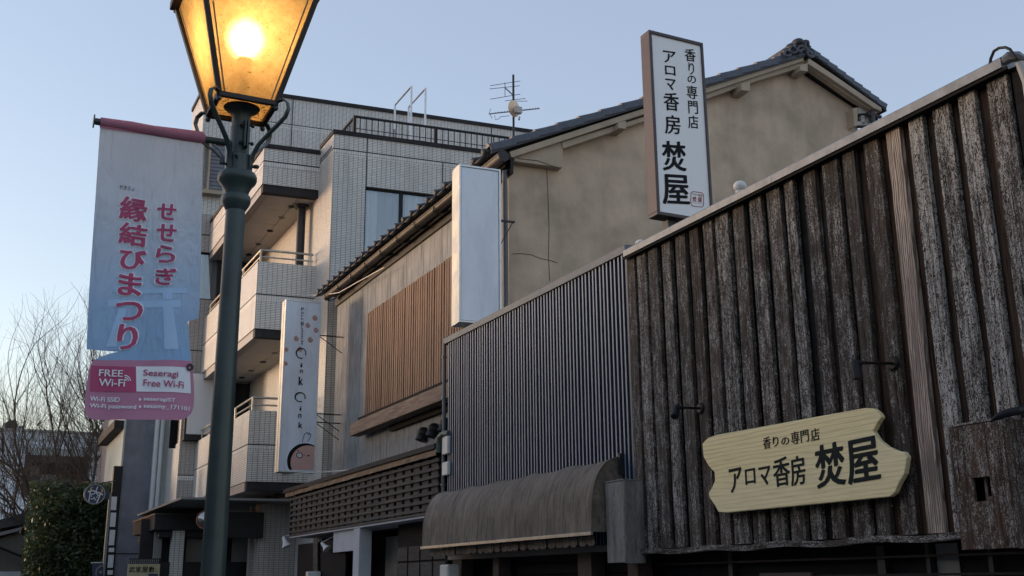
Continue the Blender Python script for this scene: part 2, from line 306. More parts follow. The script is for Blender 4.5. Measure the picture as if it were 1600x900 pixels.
# ------------------------------------------------------------------ mesh building
def IDF(a, b, c): return Vector((a, b, c))
class MB:
    def __init__(s): s.v = []; s.f = []; s.mi = []; s.cur = 0
    def face(s, pts):
        i = len(s.v); s.v += [Vector(p) for p in pts]; s.f.append(tuple(range(i, i + len(pts)))); s.mi.append(s.cur); return s
    def hexa(s, b, t):
        i = len(s.v); s.v += [Vector(p) for p in b] + [Vector(p) for p in t]
        for q in ((3, 2, 1, 0), (4, 5, 6, 7), (0, 1, 5, 4), (1, 2, 6, 5), (2, 3, 7, 6), (3, 0, 4, 7)):
            s.f.append(tuple(i + k for k in q)); s.mi.append(s.cur)
        return s
    def box(s, x0, x1, y0, y1, z0, z1, F=IDF):
        return s.hexa([F(x0, y0, z0), F(x1, y0, z0), F(x1, y1, z0), F(x0, y1, z0)], [F(x0, y0, z1), F(x1, y0, z1), F(x1, y1, z1), F(x0, y1, z1)])
    def prism(s, poly, d):
        """closed polygon (3D points in one plane) thickened by the vector d"""
        d = Vector(d); n = len(poly); i = len(s.v); P = [Vector(p) for p in poly]
        s.v += P + [p + d for p in P]
        s.f.append(tuple(i + k for k in range(n))); s.f.append(tuple(i + n + k for k in reversed(range(n)))); s.mi += [s.cur] * 2
        for k in range(n):
            a, b = k, (k + 1) % n; s.f.append((i + a, i + n + a, i + n + b, i + b)); s.mi.append(s.cur)
        return s
    def tube(s, pts, r, n=8, cap=True):
        pts = [Vector(p) for p in pts]; rs = r if isinstance(r, (list, tuple)) else [r] * len(pts)
        d0 = (pts[1] - pts[0]).normalized()
        a = d0.orthogonal().normalized(); rings = []
        for k, p in enumerate(pts):
            if k == 0: d = pts[1] - pts[0]
            elif k == len(pts) - 1: d = pts[-1] - pts[-2]
            else: d = (pts[k + 1] - pts[k]).normalized() + (pts[k] - pts[k - 1]).normalized()
            d = d.normalized() if d.length > 1e-9 else d0
            a = (a - d * a.dot(d)); a = a.normalized() if a.length > 1e-6 else d.orthogonal().normalized()
            b = d.cross(a); i = len(s.v)
            s.v += [p + (a * math.cos(2 * math.pi * j / n) + b * math.sin(2 * math.pi * j / n)) * rs[k] for j in range(n)]
            rings.append(i)
        for i0, i1 in zip(rings, rings[1:]):
            for j in range(n):
                s.f.append((i0 + j, i0 + (j + 1) % n, i1 + (j + 1) % n, i1 + j)); s.mi.append(s.cur)
        if cap:
            s.f.append(tuple(rings[0] + j for j in reversed(range(n)))); s.f.append(tuple(rings[-1] + j for j in range(n))); s.mi += [s.cur] * 2
        return s
    def ribbon(s, pts, wv, th):
        """flat bar swept along pts: wv = width vector, th = thickness"""
        pts = [Vector(p) for p in pts]; wv = Vector(wv); idx = []
        for k, p in enumerate(pts):
            d = (pts[min(k + 1, len(pts) - 1)] - pts[max(k - 1, 0)]).normalized(); nn = d.cross(wv.normalized()) * th * .5
            idx.append(len(s.v)); s.v += [p - wv / 2 - nn, p + wv / 2 - nn, p + wv / 2 + nn, p - wv / 2 + nn]
        for a, b in zip(idx, idx[1:]):
            for j in range(4):
                s.f.append((a + j, a + (j + 1) % 4, b + (j + 1) % 4, b + j)); s.mi.append(s.cur)
        s.f.append((idx[0] + 3, idx[0] + 2, idx[0] + 1, idx[0])); s.f.append(tuple(idx[-1] + j for j in range(4))); s.mi += [s.cur] * 2
        return s
    def lathe(s, prof, c, n=24, axis=None, flute=0, cap=True):
        """prof = [(r, h)] round the axis at c"""
        ax = Vector(axis or (0, 0, 1)).normalized(); a = ax.orthogonal().normalized(); b = ax.cross(a); c = Vector(c); rings = []
        for r, h in prof:
            rings.append(len(s.v))
            for j in range(n):
                q = 2 * math.pi * j / n; rr = r * (1 - (flute if j % 2 else 0))
                s.v.append(c + ax * h + (a * math.cos(q) + b * math.sin(q)) * rr)
        for i0, i1 in zip(rings, rings[1:]):
            for j in range(n): s.f.append((i0 + j, i0 + (j + 1) % n, i1 + (j + 1) % n, i1 + j)); s.mi.append(s.cur)
        if cap and prof[0][0] > 1e-4: s.f.append(tuple(rings[0] + j for j in reversed(range(n)))); s.mi.append(s.cur)
        if cap and prof[-1][0] > 1e-4: s.f.append(tuple(rings[-1] + j for j in range(n))); s.mi.append(s.cur)
        return s
    def ball(s, c, r, n=12, m=8, sq=(1, 1, 1)):
        c = Vector(c); i0 = len(s.v)
        for k in range(m + 1):
            ph = math.pi * k / m
            for j in range(n):
                q = 2 * math.pi * j / n
                s.v.append(c + Vector((math.sin(ph) * math.cos(q) * sq[0], math.sin(ph) * math.sin(q) * sq[1], math.cos(ph) * sq[2])) * r)
        for k in range(m):
            for j in range(n):
                a = i0 + k * n + j; b = i0 + k * n + (j + 1) % n; s.f.append((a, a + n, b + n, b)); s.mi.append(s.cur)
        return s
    def wall(s, P, a0, a1, b0, b1, holes=(), dv=(0, 0, 0)):
        """rectangle P(a, b) -> point, with rectangular openings that get reveals along dv"""
        xs = sorted({a0, a1} | {min(max(h[i], a0), a1) for h in holes for i in (0, 1)}); ys = sorted({b0, b1} | {min(max(h[i], b0), b1) for h in holes for i in (2, 3)})
        for x0, x1 in zip(xs, xs[1:]):
            for y0, y1 in zip(ys, ys[1:]):
                cx, cy = (x0 + x1) / 2, (y0 + y1) / 2
                if any(h[0] < cx < h[1] and h[2] < cy < h[3] for h in holes): continue
                s.face([P(x0, y0), P(x1, y0), P(x1, y1), P(x0, y1)])
        dv = Vector(dv)
        for h in holes:
            c = [P(h[0], h[2]), P(h[1], h[2]), P(h[1], h[3]), P(h[0], h[3])]
            for k in range(4):
                p, q = c[k], c[(k + 1) % 4]; s.face([p, q, q + dv, p + dv])
        return s
    def mesh(s, name, mats, off=Vector((0, 0, 0)), smooth=False):
        me = bpy.data.meshes.new(name); me.from_pydata([tuple(p - off) for p in s.v], [], s.f)
        for m in mats: me.materials.append(m)
        me.polygons.foreach_set('material_index', s.mi)
        if smooth:
            me.polygons.foreach_set('use_smooth', [True] * len(me.polygons))
        uv = me.uv_layers.new(name='UVMap').data
        for p in me.polygons:
            n = p.normal
            if abs(n.z) < .7:
                t = Vector((-n.y, n.x, 0)).normalized()
                if abs(t.x) > abs(t.y):
                    if t.x < 0: t = -t
                elif t.y < 0: t = -t
                for li in p.loop_indices:
                    q = s.v[me.loops[li].vertex_index]; uv[li].uv = (q.dot(t), q.z)
            else:
                for li in p.loop_indices:
                    q = s.v[me.loops[li].vertex_index]; uv[li].uv = (q.x, q.y)
        return me

def worg(o):
    v = Vector((0, 0, 0))
    while o is not None: v = v + Vector(o.location); o = o.parent
    return v
def thing(name, label, cat, loc=(0, 0, 0), group=None):
    o = bpy.data.objects.new(name, None); COL.objects.link(o); o.location = loc; o.empty_display_size = .2
    o['label'] = label; o['category'] = cat
    if group: o['group'] = group
    return o
def part(name, mb, mat, parent, label=None, smooth=False, color=None, bevel=0, kind=None, weld=False):
    mats = [M[k] for k in (mat if isinstance(mat, (list, tuple)) else [mat])]
    off = worg(parent) if parent else Vector((0, 0, 0))
    me = mb.mesh(name, mats, off, smooth)
    o = bpy.data.objects.new(name, me); COL.objects.link(o); o.parent = parent
    if label: o['label'] = label
    if kind: o['kind'] = kind
    if color: o.color = (*color, 1)
    if weld or smooth:
        bmm = bmesh.new(); bmm.from_mesh(me); bmesh.ops.remove_doubles(bmm, verts=bmm.verts, dist=2e-4); bmm.to_mesh(me); bmm.free()
    if smooth:
        me.set_sharp_from_angle(angle=R(38))
    if bevel:
        b = o.modifiers.new('edge', 'BEVEL'); b.width = bevel; b.segments = 2; b.limit_method = 'ANGLE'
    return o
def inst(name, me, parent, loc, rot=(0, 0, 0), color=None, scale=None):
    o = bpy.data.objects.new(name, me); COL.objects.link(o); o.parent = parent
    o.location = Vector(loc) - (worg(parent) if parent else Vector((0, 0, 0))); o.rotation_euler = rot
    if color: o.color = (*color, 1)
    if scale: o.scale = scale
    return o
def struct(name, mb, mat):
    o = part(name, mb, mat, None); o['kind'] = 'structure'; return o

# ------------------------------------------------------------------ lettering
FONT = None
_gc = {}
def glyph(txt, off, bevel_res=3):
    key = (txt, off)
    if key not in _gc:
        cu = bpy.data.curves.new('t', 'FONT'); cu.body = txt; cu.size = 1; cu.offset = off; cu.resolution_u = bevel_res
        o = bpy.data.objects.new('t', cu); COL.objects.link(o)
        dg = bpy.context.evaluated_depsgraph_get(); me = bpy.data.meshes.new_from_object(o.evaluated_get(dg))
        vs = [v.co.copy() for v in me.vertices]; fs = [tuple(p.vertices) for p in me.polygons]
        bpy.data.objects.remove(o); bpy.data.curves.remove(cu); bpy.data.meshes.remove(me)
        x0 = min(v.x for v in vs); x1 = max(v.x for v in vs); y0 = min(v.y for v in vs); y1 = max(v.y for v in vs)
        _gc[key] = ([((v.x - x0) / (x1 - x0), (v.y - y0) / (y1 - y0)) for v in vs], fs)
    return _gc[key]
def put_text(mb, txt, P, box, off=.0, skew=0.0, pad=0.0, depth=None, ang=.45, asp=.35):
    """txt stretched into the survey box (x0,x1,y0,y1 in photo pixels, on the plane that P maps to);
    off = half stroke weight added with a flat oblique brush nib (shifted copies, each a hair prouder)"""
    x0, x1, y0, y1 = box; vs, fs = glyph(txt, 0.0)
    cx, cy = (x0 + x1) / 2, (y0 + y1) / 2
    l, r_, u, d = P(x0 - pad, cy), P(x1 + pad, cy), P(cx, y0 - pad), P(cx, y1 + pad)
    c = (l + r_) / 2; up = Vector((0, 0, (u - d).length)); rt = (r_ - l); rt.z = 0
    W_, H_ = rt.length, up.length; n = rt.cross(up).normalized(); n = n if n.dot(CO - c) > 0 else -n
    e = off * 1.1 * (H_ if len(txt) == 1 else H_ * .8)
    off_ = [(0, 0)] if e <= 0 else [(0, 0)] + [(math.cos(2 * math.pi * k / 10), asp * math.sin(2 * math.pi * k / 10)) for k in range(10)] + ([(.5 * math.cos(2 * math.pi * k / 5), .5 * asp * math.sin(2 * math.pi * k / 5)) for k in range(5)] if off > .05 else [])
    ca, sa = math.cos(ang), math.sin(ang); ru, uu = rt.normalized(), Vector((0, 0, 1)); sh = max(0, 1 - 2 * e / W_), max(0, 1 - 2 * e / H_)
    for k, (ox, oy) in enumerate(off_):
        dx, dy = (ox * ca - oy * sa) * e, (ox * sa + oy * ca) * e; i = len(mb.v)
        pts = [c + rt * ((a - .5) * sh[0]) + up * ((b - .5) * sh[1] + skew * (a - .5)) + ru * dx + uu * dy + n * (.00012 * k) for a, b in vs]
        mb.v += pts; mb.f += [tuple(i + k2 for k2 in f) for f in fs]; mb.mi += [mb.cur] * len(fs)
        if depth is not None:
            dv = Vector(depth); cnt = {}
            for f in fs:
                for a, b in zip(f, f[1:] + f[:1]): cnt[(a, b)] = 1
            for (a, b) in list(cnt):
                if (b, a) not in cnt: mb.face([pts[a], pts[b], pts[b] + dv, pts[a] + dv])

# ================================================================== SETTING
struct('road', MB().box(-60, 5.0, -40, 150, -.3, 0), 'asphalt')
struct('pavement', MB().box(5.0, 40, -40, 150, -.3, .12), 'paving')

# a row of shop houses added across the street, out of view: it keeps the low western sky off the facades
for k, (y0, y1, h, x, lb) in enumerate(((-16, -8.6, 4.9, -5.6, 'white'), (-8.5, -1.1, 5.2, -5.4, 'cream'), (-1.0, 6.4, 4.8, -5.7, 'pale grey'), (6.5, 13.9, 5.2, -5.5, 'light brown'), (14.0, 21.4, 4.9, -5.6, 'pale yellow'), (21.5, 29.0, 5.2, -5.5, 'grey green'), (29.1, 36.5, 5.3, -5.6, 'pale pink'), (36.6, 44.0, 5.4, -5.5, 'dull white'))):
    hb_ = thing('added_house', lb + ' rendered two storey shop house added across the street, unseen, to block low sky', 'building', (x, (y0 + y1) / 2, 0), 'unseen shop houses added across the street')
    M[lb] = simple(lb.replace(' ', '_') + '_render', {'white': (.7, .7, .68), 'cream': (.65, .6, .5), 'pale grey': (.55, .55, .56), 'light brown': (.5, .43, .35), 'pale yellow': (.65, .6, .45), 'grey green': (.5, .55, .5), 'pale pink': (.62, .52, .5), 'dull white': (.6, .6, .58)}[lb], .9, var=.12)
    holes = [(y0 + 1 + 2.2 * j, y0 + 2.2 + 2.2 * j, 3.6, 4.7) for j in range(3)] + [(y0 + .8, y1 - .8, .3, 2.4)]
    part('wall', MB().wall(lambda a, b: Vector((x, a, b)), y0, y1, 0, h, holes, (-.15, 0, 0)).box(x - 8, x - .2, y0, y1, 0, h), lb, hb_)
    for j, (a, b, c_, d) in enumerate(holes): part('pane' if j < 3 else 'shutter', MB().box(x - .15, x - .12, a + .003, b - .003, c_ + .003, d - .003), 'shutter', hb_)
    part('roof', MB().prism([(x + .5, y0, h - .1), (x - 4, y0, h + 1.4), (x - 8.5, y0, h - .1)], (0, y1 - y0, 0)), 'roof_tile_dark', hb_)

# ================================================================== CHARRED TIMBER SHOP (right)
W = 6.5
shop = thing('timber_shop', 'shop front clad in tall dark flaking vertical boards under a pale metal coping', 'building', (W, 7.5, 0))
part('wall', MB().box(W + .03, W + .25, 4.78, 10.13, 1.93, 5.17).box(W + .25, 12, 4.78, 5.0, 0, 5.0).box(11.8, 12, 5.0, 10.1, 0, 5.0), 'dark_wood', shop)
tops_l = [9.93, 9.69, 9.43, 9.17, 8.9, 8.67, 8.44, 8.16, 7.91, 7.64, 7.38, 7.12, 6.87, 6.62, 6.35, 6.1, 5.84, 5.59, 5.35, 5.08]
tops_r = [9.74, 9.51, 9.26, 8.98, 8.74, 8.5, 8.23, 7.98, 7.72, 7.45, 7.24, 6.96, 6.68, 6.47, 6.19, 5.94, 5.69, 5.43, 5.19, 4.9]
Z0, Z1 = 1.925, 5.17
def board_mesh(seed, wd):
    rr = random.Random(seed); mb = MB(); n = 6; rows = []
    for k in range(n + 1):
        z = Z0 + (Z1 - Z0) * k / n
        a = -wd / 2 + rr.uniform(-.004, .004); b = wd / 2 + rr.uniform(-.004, .004); bow = rr.uniform(-.003, .003)
        i = len(mb.v); mb.v += [Vector((0, a, z)), Vector((-.042 + bow, a + .004, z)), Vector((-.042 + bow, b - .004, z)), Vector((0, b, z))]; rows.append(i)
    for i0, i1 in zip(rows, rows[1:]):
        for j in range(3): mb.f.append((i0 + j, i0 + j + 1, i1 + j + 1, i1 + j)); mb.mi.append(0)
    mb.f.append((rows[0], rows[0] + 3, rows[0] + 2, rows[0] + 1)); mb.mi.append(0)
    return mb.mesh('board', [M['charred']])
bmesh_cache = {}
cols = {12: (.0, .35, 1.0), 13: (.75, .05, 0), 14: (.85, .0, 0), 15: (.95, .0, 0)}
bl = [(10.06, .16, -1)] + [((a + b) / 2, a - b, k) for k, (a, b) in enumerate(zip(tops_l, tops_r))]
amts = [.35, .6, .4, .55, .35, .3, .45, .6, .4, .55, .45, .6, .4, .45, .3, .35, .0, 1.1, .8, .95, .7]
for k, (yc, wd, idx) in enumerate(bl):
    wd = round(wd / .01) * .01
    if (k % 5, wd) not in bmesh_cache: bmesh_cache[(k % 5, wd)] = board_mesh(k % 5, wd)
    o = inst('board', bmesh_cache[(k % 5, wd)], shop, (W - .003, yc, 0), (R(random.uniform(-.12, .12)), 0, R(random.uniform(-1.2, 1.2))), (amts[k] if k < len(amts) else .5, random.uniform(0, .14), 0))
    if k == 16: o.color = (.1, .1, 1.0, 1); o['label'] = 'bare pale board with its grain showing'
    if k in (17, 18, 19): o['label'] = 'board thick with bleached flakes'
allb = sorted(bl); 
for k in range(len(allb) - 1):
    g0 = allb[k][0] + allb[k][1] / 2; g1 = allb[k + 1][0] - allb[k + 1][1] / 2
    if (k,) not in bmesh_cache:
        mb = MB(); mb.box(-.004, .0, -.075, .075, Z0 + .002, Z1 - .002)
        bmesh_cache[(k,)] = bmesh_cache.get('in') or mb.mesh('inner_board', [M['charred']]); bmesh_cache['in'] = bmesh_cache[(k,)]
    warm = .8 if g0 < 7.2 else .3
    if 'in2' not in bmesh_cache: bmesh_cache['in2'] = bmesh_cache['in'].copy(); bmesh_cache['in2'].materials[0] = M['dark_wood']
    inst('inner_board', bmesh_cache['in' if g0 < 6.7 or k % 5 == 2 else 'in2'], shop, (W + .024 + .001 * (k % 2), (g0 + g1) / 2, 0), (0, 0, 0), (.0, random.uniform(.4, 1) * warm, 0))
part('roof', MB().box(W + .26, 12, 4.8, 10.12, 5.0, 5.12), 'metal_dark', shop)
mb = MB(); 
for a, b in ((4.86, 7.45), (7.45, 10.08)):
    mb.prism([(W - .13, a, 5.19), (W - .13, a, 5.262), (W - .10, a, 5.285), (W + .3, a, 5.30), (W + .3, a, 5.19)], (0, b - a + .004, 0))
part('coping', mb, 'metal_grey', shop, color=(1, 1, 1))
part('coping_board', MB().box(W - .055, W + .1, 4.83, 10.13, 5.172, 5.189).box(W - .115, W - .10, 4.83, 10.13, 5.165, 5.188), 'dark_wood', shop)
mb = MB(); yy = 4.86
mb.tube([(W - .09, 4.87, 5.245), (W - .08, 4.82, 5.26), (W - .05, 4.77, 5.25), (W + .0, 4.75, 5.23)], [.035, .045, .04, .02], 8)
part('coping_end_cap', mb, 'metal_grey', shop, smooth=True)
mb = MB(); pts = []
for k in range(25):
    y = 10.15 - k * (5.35 / 24); pts.append((W - .055 - .01 * math.sin(k * 2.1), y, 1.895 + .012 * math.sin(k * 1.3)))
mb.ribbon(pts, (0, 0, .05), .10)
part('lintel', mb, 'charred_h', shop, color=(.5, .1, 0))
mb = MB().tube([(W - .05, 4.77, 5.20), (W - .03, 4.75, 5.05), (W - .03, 4.75, 0.1)], .03, 10)
part('downpipe', mb, 'pvc', shop, smooth=True)
part('corner_board', MB().box(W - .03, W + .01, 4.79, 4.86, Z0, 5.2), 'dark_wood', shop)
# ground floor glazing behind lattice bars
gf = MB().box(W + .25, W + .28, 5.0, 10.1, .12, 1.945)
part('shop_window', gf, 'black_slat', shop)
for z in (1.76, 1.62, 1.45, 1.2):
    part('lattice_bar', MB().box(W + .14, W + .17, 4.9, 10.1, z, z + .018), 'black', shop)
for x0, x1 in ((1362, 1374), (1438, 1444), (1535, 1542), (1130, 1136)):
    a = at(x0, 870, X=W + .12)[1]; b = at(x1, 870, X=W + .12)[1]
    part('mullion', MB().box(W + .175, W + .22, b, a, .12, 1.86), 'metal_dark', shop)
for x0, x1 in ((1463, 1497),):
    a = at(x0, 870, X=W + .23)[1]; b = at(x1, 870, X=W + .23)[1]
    part('curtain_strip', MB().box(W + .232, W + .242, b, a, .3, 1.86), 'shutter', shop)
part('counter', MB().box(W + .10, W + .13, 7.6, 8.3, .12, 1.66).box(W + .10, W + .13, 8.9, 9.5, .12, 1.63), 'brown_tile', shop)

# black cable looping over the coping
mb = MB().tube([at(1547, 100, X=W - .12), at(1548, 92, X=W - .12), at(1553, 80, X=W - .12), at(1561, 75, X=W - .12), at(1571, 74, X=W - .12), at(1578, 77, X=W - .12), at(1583, 84, X=W - .12), at(1588, 92, X=W - .12)], .011, 8)
c = part('cable', mb, 'black', None, smooth=True); c['label'] = 'thick black cable looping over the upper corner of the timber shop coping'; c['category'] = 'cable'

# ---- pine signboard
sb = thing('carved_signboard', 'pale pine signboard with ragged ends and carved Japanese lettering on the dark board wall', 'sign', (W - .12, 7.6, 2.6))
SX = W - .16
PS = lambda x, y: at(x, y, X=SX)
out = [(1097, 693), (1106, 684), (1118, 680), (1122, 679), (1350, 637.5), (1364, 638), (1373, 645), (1377, 652), (1370, 662), (1364, 674), (1372, 687), (1386, 698), (1402, 705), (1412, 706), (1417, 714), (1413, 740), (1403, 757), (1398, 770), (1390, 776), (1300, 785), (1136, 801), (1122, 800), (1117, 790), (1108, 777), (1107, 770), (1113, 760), (1117, 750), (1116, 738), (1107, 728), (1099, 714)]
poly = [PS(x, y) for x, y in out]
mb = MB().prism(poly, (.05, 0, 0))
sbo = part('sign_board', mb, 'pine', sb, bevel=.008)
part('standoff', MB().box(W - .115, W - .04, 6.9, 6.96, 2.4, 2.8), 'dark_wood', sb); part('standoff', MB().box(W - .115, W - .04, 8.3, 8.36, 2.4, 2.8), 'dark_wood', sb)
PL = lambda x, y: at(x, y, X=SX - .004)
mb = MB()
def zb(a, b, c_, d): return (980 + a / 3, 980 + b / 3, 600 + c_ / 3, 600 + d / 3)
for ch, bx, o_ in (('香', (636, 672, 248, 303), .004), ('り', (682, 708, 246, 293), .004), ('の', (722, 758, 250, 285), .004), ('専', (767, 806, 222, 283), .004), ('門', (812, 850, 216, 272), .004), ('店', (860, 900, 208, 266), .004),
                   ('ア', (478, 538, 392, 508), .02), ('ロ', (552, 600, 396, 470), .02), ('マ', (617, 672, 385, 475), .02), ('香', (683, 762, 342, 480), .016), ('房', (763, 834, 335, 475), .016),
                   ('焚', (880, 1020, 274, 485), .027), ('屋', (1025, 1182, 250, 466), .027)):
    put_text(mb, ch, PL, zb(*bx), off=o_, skew=.03, depth=(.004, 0, 0))
part('lettering', mb, 'carved', sb)

# ---- picture lights over the board
def wall_lamp(base, elbow, head, hl, label, name='wall_lamp'):
    b = Vector(base); t = thing(name, label, 'wall lamp', b, 'black spot lamps on arms above the pine signboard')
    part('base_plate', MB().lathe([(.06, 0), (.06, .015), (.045, .03)], b, 16, (-1, 0, 0)), 'black', t, smooth=True)
    e = Vector(elbow); h = Vector(head)
    part('arm', MB().tube([b + Vector((-.02, 0, 0)), b * .3 + e * .7, e], .012, 8).ball(e, .02), 'black', t, smooth=True)
    ax = Vector(hl)
    part('lamp_head', MB().lathe([(.0, -.02), (.03, -.015), (.036, 0), (.04, .13), (.034, .135), (.0, .12)], h, 16, ax), 'black', t, smooth=True)
b1 = at(1096, 638, X=W - .04); e1 = at(1062, 637, X=6.12); wall_lamp(b1, e1, at(1057, 637, X=6.1), (-.35, -.3, -.55), 'black spot lamp on a short arm, left above the pine signboard')
b2 = at(1397, 568, X=W - .04); e2 = at(1345, 567, X=6.0); wall_lamp(b2, e2, at(1337, 566, X=5.98), (0, -.05, -1), 'black spot lamp with head hanging straight down, right above the pine signboard')
t = thing('curved_lamp', 'black curved lamp arm over the brown slotted box at the right edge', 'wall lamp', (W - .05, 4.8, 2.7))
part('arm', MB().tube([at(1547, 659, X=6.0), at(1558, 651, X=6.02), at(1572, 646, X=6.05), at(1590, 642, X=6.1), at(1615, 636, X=6.25), at(1640, 640, X=6.45)], [.006, .022, .028, .028, .022, .02], 10), 'black', t, smooth=True)

# ---- wooden boxes fixed to the shop front
t = thing('grey_box', 'weathered grey wooden meter cover between awning and dark boards', 'box', (6.2, 10.0, 1.78))
X0 = 6.20
part('front', MB().box(X0, X0 + .02, 10.005, 10.34, 1.79, 2.64), 'grey_box', t, bevel=.003)
part('side', MB().box(X0 + .003, W - .05, 9.985, 10.003, 1.78, 2.645), 'grey_box', t, bevel=.003)
part('side', MB().box(X0 + .003, W - .05, 10.342, 10.36, 1.79, 2.64), 'grey_box', t)
part('top', MB().box(X0 - .005, W - .05, 9.98, 10.36, 2.646, 2.66), 'grey_box', t)
t = thing('slotted_box', 'brown wooden box with a square opening at the right end of the board wall', 'box', (6.2, 5.1, 1.79))
X0 = 6.2; a = at(1521, 765, X=X0)[1]; b = at(1549, 765, X=X0)[1]; zt = at(1535, 745, X=X0)[2]; zb_ = at(1535, 783, X=X0)[2]
mb = MB().wall(lambda p, q: Vector((X0, p, q)), 5.11, 5.55, 1.79, 2.635, [(b, a, zb_, zt)], (.025, 0, 0))
part('front', mb, 'charred', t, color=(.45, .55, 0))
part('side', MB().box(X0 + .002, W - .05, 5.09, 5.108, 1.785, 2.64), 'charred', t, color=(.45, .3, 0)); part('side', MB().box(X0 + .002, W - .05, 5.552, 5.57, 1.79, 2.635), 'charred', t, color=(.3, .5, 0))
part('top', MB().box(X0, W - .05, 5.09, 5.57, 2.642, 2.655), 'charred', t, color=(.6, .3, 0))
part('inner_frame', MB().box(X0 + .06, X0 + .075, (a + b) / 2 + .01, (a + b) / 2 + .03, zb_ + .01, zt - .0).box(X0 + .06, X0 + .075, b, (a + b) / 2 + .009, zb_ + .01, zb_ + .035), 'beam', t)
part('back', MB().box(X0 + .16, X0 + .17, 5.11, 5.55, 1.8, 2.62), 'dark', t)

# ---- tall aroma shop sign
sg = thing('tall_shop_sign', 'tall white lightbox sign in a brown frame with brush lettering, behind the board wall coping', 'sign', (7.3, 10.4, 5.4))
YS = 10.4
p0 = at(1013.8, 47.3, Y=YS); p1 = at(1097.6, 65.4, Y=YS); q0 = at(1024, 330, Y=YS)
x0, x1, zt, zb0 = p0.x, p1.x + .01, (p0.z + p1.z) / 2, q0.z - .035
far = at(1000.4, 58, X=x0)[1]; D = max(.2, far - YS)
fr = .045
mb = MB().box(x0, x1, YS, YS + D, zt - fr, zt).box(x0, x1, YS, YS + D, zb0, zb0 + fr).box(x0, x0 + fr, YS, YS + D, zb0 + fr, zt - fr).box(x1 - fr * .8, x1, YS, YS + D, zb0 + fr, zt - fr)
part('frame', mb, 'sign_brown', sg, bevel=.006)
part('face_panel', MB().box(x0 + fr, x1 - fr * .8, YS + .02, YS + D - .02, zb0 + fr, zt - fr), 'panel_grey', sg)
part('post', MB().box(x0 + .22, x0 + .34, YS + .1, YS + .22, 4.9, zb0).box(x1 - .34, x1 - .22, YS + .1, YS + .22, 4.9, zb0), 'metal_dark', sg)
PT = lambda x, y: at(x, y, Y=YS + .016)
mb = MB()
def zc(a, b, c_, d): return (960 + a / 2.728, 960 + b / 2.728, 30 + c_ / 2.728, 30 + d / 2.728)
for ch, bx, o_ in (('香', (300, 346, 126, 180), .014), ('り', (316, 340, 184, 236), .01), ('の', (312, 348, 240, 272), .014), ('専', (308, 354, 283, 340), .012), ('門', (315, 356, 348, 403), .012), ('店', (314, 358, 410, 466), .012),
                   ('ア', (208, 262, 135, 187), .024), ('ロ', (216, 260, 199, 238), .024), ('マ', (218, 262, 254, 302), .024), ('香', (210, 276, 312, 390), .018), ('房', (214, 282, 408, 490), .02),
                   ('焚', (203, 306, 518, 648), .027), ('屋', (203, 320, 660, 792), .028)):
    put_text(mb, ch, PT, zc(*bx), off=o_, skew=.10)
part('lettering', mb, 'ink', sg)
# red seal
mb = MB(); ring_o = []; ring_i = []
def rr_pts(x0, x1, y0, y1, r, P, n=4, sh=0.0):
    o = []
    for cx, cy, a0 in ((x1 - r, y0 + r, -90), (x1 - r, y1 - r, 0), (x0 + r, y1 - r, 90), (x0 + r, y0 + r, 180)):
        for k in range(n + 1):
            q = R(a0 + 90 * k / n); px_ = cx + r * math.cos(q); o.append(P(px_, cy + r * math.sin(q) + sh * (px_ - (x0 + x1) / 2)))
    return o
P2 = lambda x, y: at(x, y, Y=YS + .0165)
oo = rr_pts(1079, 1100, 299.5, 323.3, 5, P2, sh=.12); ii = rr_pts(1080, 1099, 300.6, 322.2, 4.2, P2, sh=.12)
for k in range(len(oo)): mb.face([oo[k], oo[(k + 1) % len(oo)], ii[(k + 1) % len(ii)], ii[k]])
put_text(mb, '焚', P2, (1082, 1088.5, 307, 315), .02, .1); put_text(mb, '屋', P2, (1090.5, 1097, 308, 316), .02, .1); put_text(mb, 'アロマ香房', P2, (1081.5, 1097.5, 302.6, 306), .01, .1); put_text(mb, 'Aroma Kobo Takiya', P2, (1082, 1098, 316.6, 318.6), .0, .1)
part('red_seal', mb, 'red_ink', sg)

# ball lamp and small cap on the coping
t = thing('white_dome_lamp', 'round white dome lamp standing on the coping right of the tall sign', 'lamp', at(1156, 300, X=6.72))
c = at(1156, 291, X=6.72)
part('dome', MB().ball(c, .068, 20, 12, (1, 1, .85)), 'white_plastic', t, smooth=True)
part('base', MB().lathe([(.05, -.11), (.05, -.05), (.06, -.045)], c, 16), 'white_plastic', t, smooth=True)
t = thing('white_pipe_cap', 'small white pipe end at the junction of coping and ribbed wall', 'pipe', at(999, 379, X=6.45))
c = at(999, 379, X=6.45)
part('cap', MB().ball(c, .04, 12, 8, (1, 1.6, .8)), 'white_plastic', t, smooth=True)

# ================================================================== RIBBED STEEL SHOP
rs = thing('ribbed_steel_shop', 'shop front sheeted in dark blue vertically ribbed steel above a brown awning', 'building', (W, 12.8, 0))
mb = MB(); Y0r, Y1r = 10.19, 15.56; pitch = .0853; n = int((Y1r - Y0r) / pitch)
zt_, zb_ = 5.28, 2.0
def strip(ya, xa, yb, xb, mi): mb.cur = mi; mb.face([(xa, ya, zb_), (xb, yb, zb_), (xb, yb, zt_), (xa, ya, zt_)])
for k in range(n):
    y = Y0r + k * pitch; r0, r1 = W - .002, W - .042 - .006 * random.random()
    j_ = random.uniform(-.003, .003); strip(y, r0, y + .044 + j_, r0, 0); strip(y + .044 + j_, r0, y + .049 + j_, r1, 0); strip(y + .049 + j_, r1, y + .078 + j_, r1, 1); strip(y + .078 + j_, r1, y + .0853, r0, 0)
part('wall_sheet', mb, ['ribbed', 'rib_face'], rs)
part('wall', MB().box(W + .005, W + .2, 10.16, 15.58, 2.0, 5.27).box(W + .2, 12, 15.35, 15.55, 0.1, 5.2), 'dark', rs)
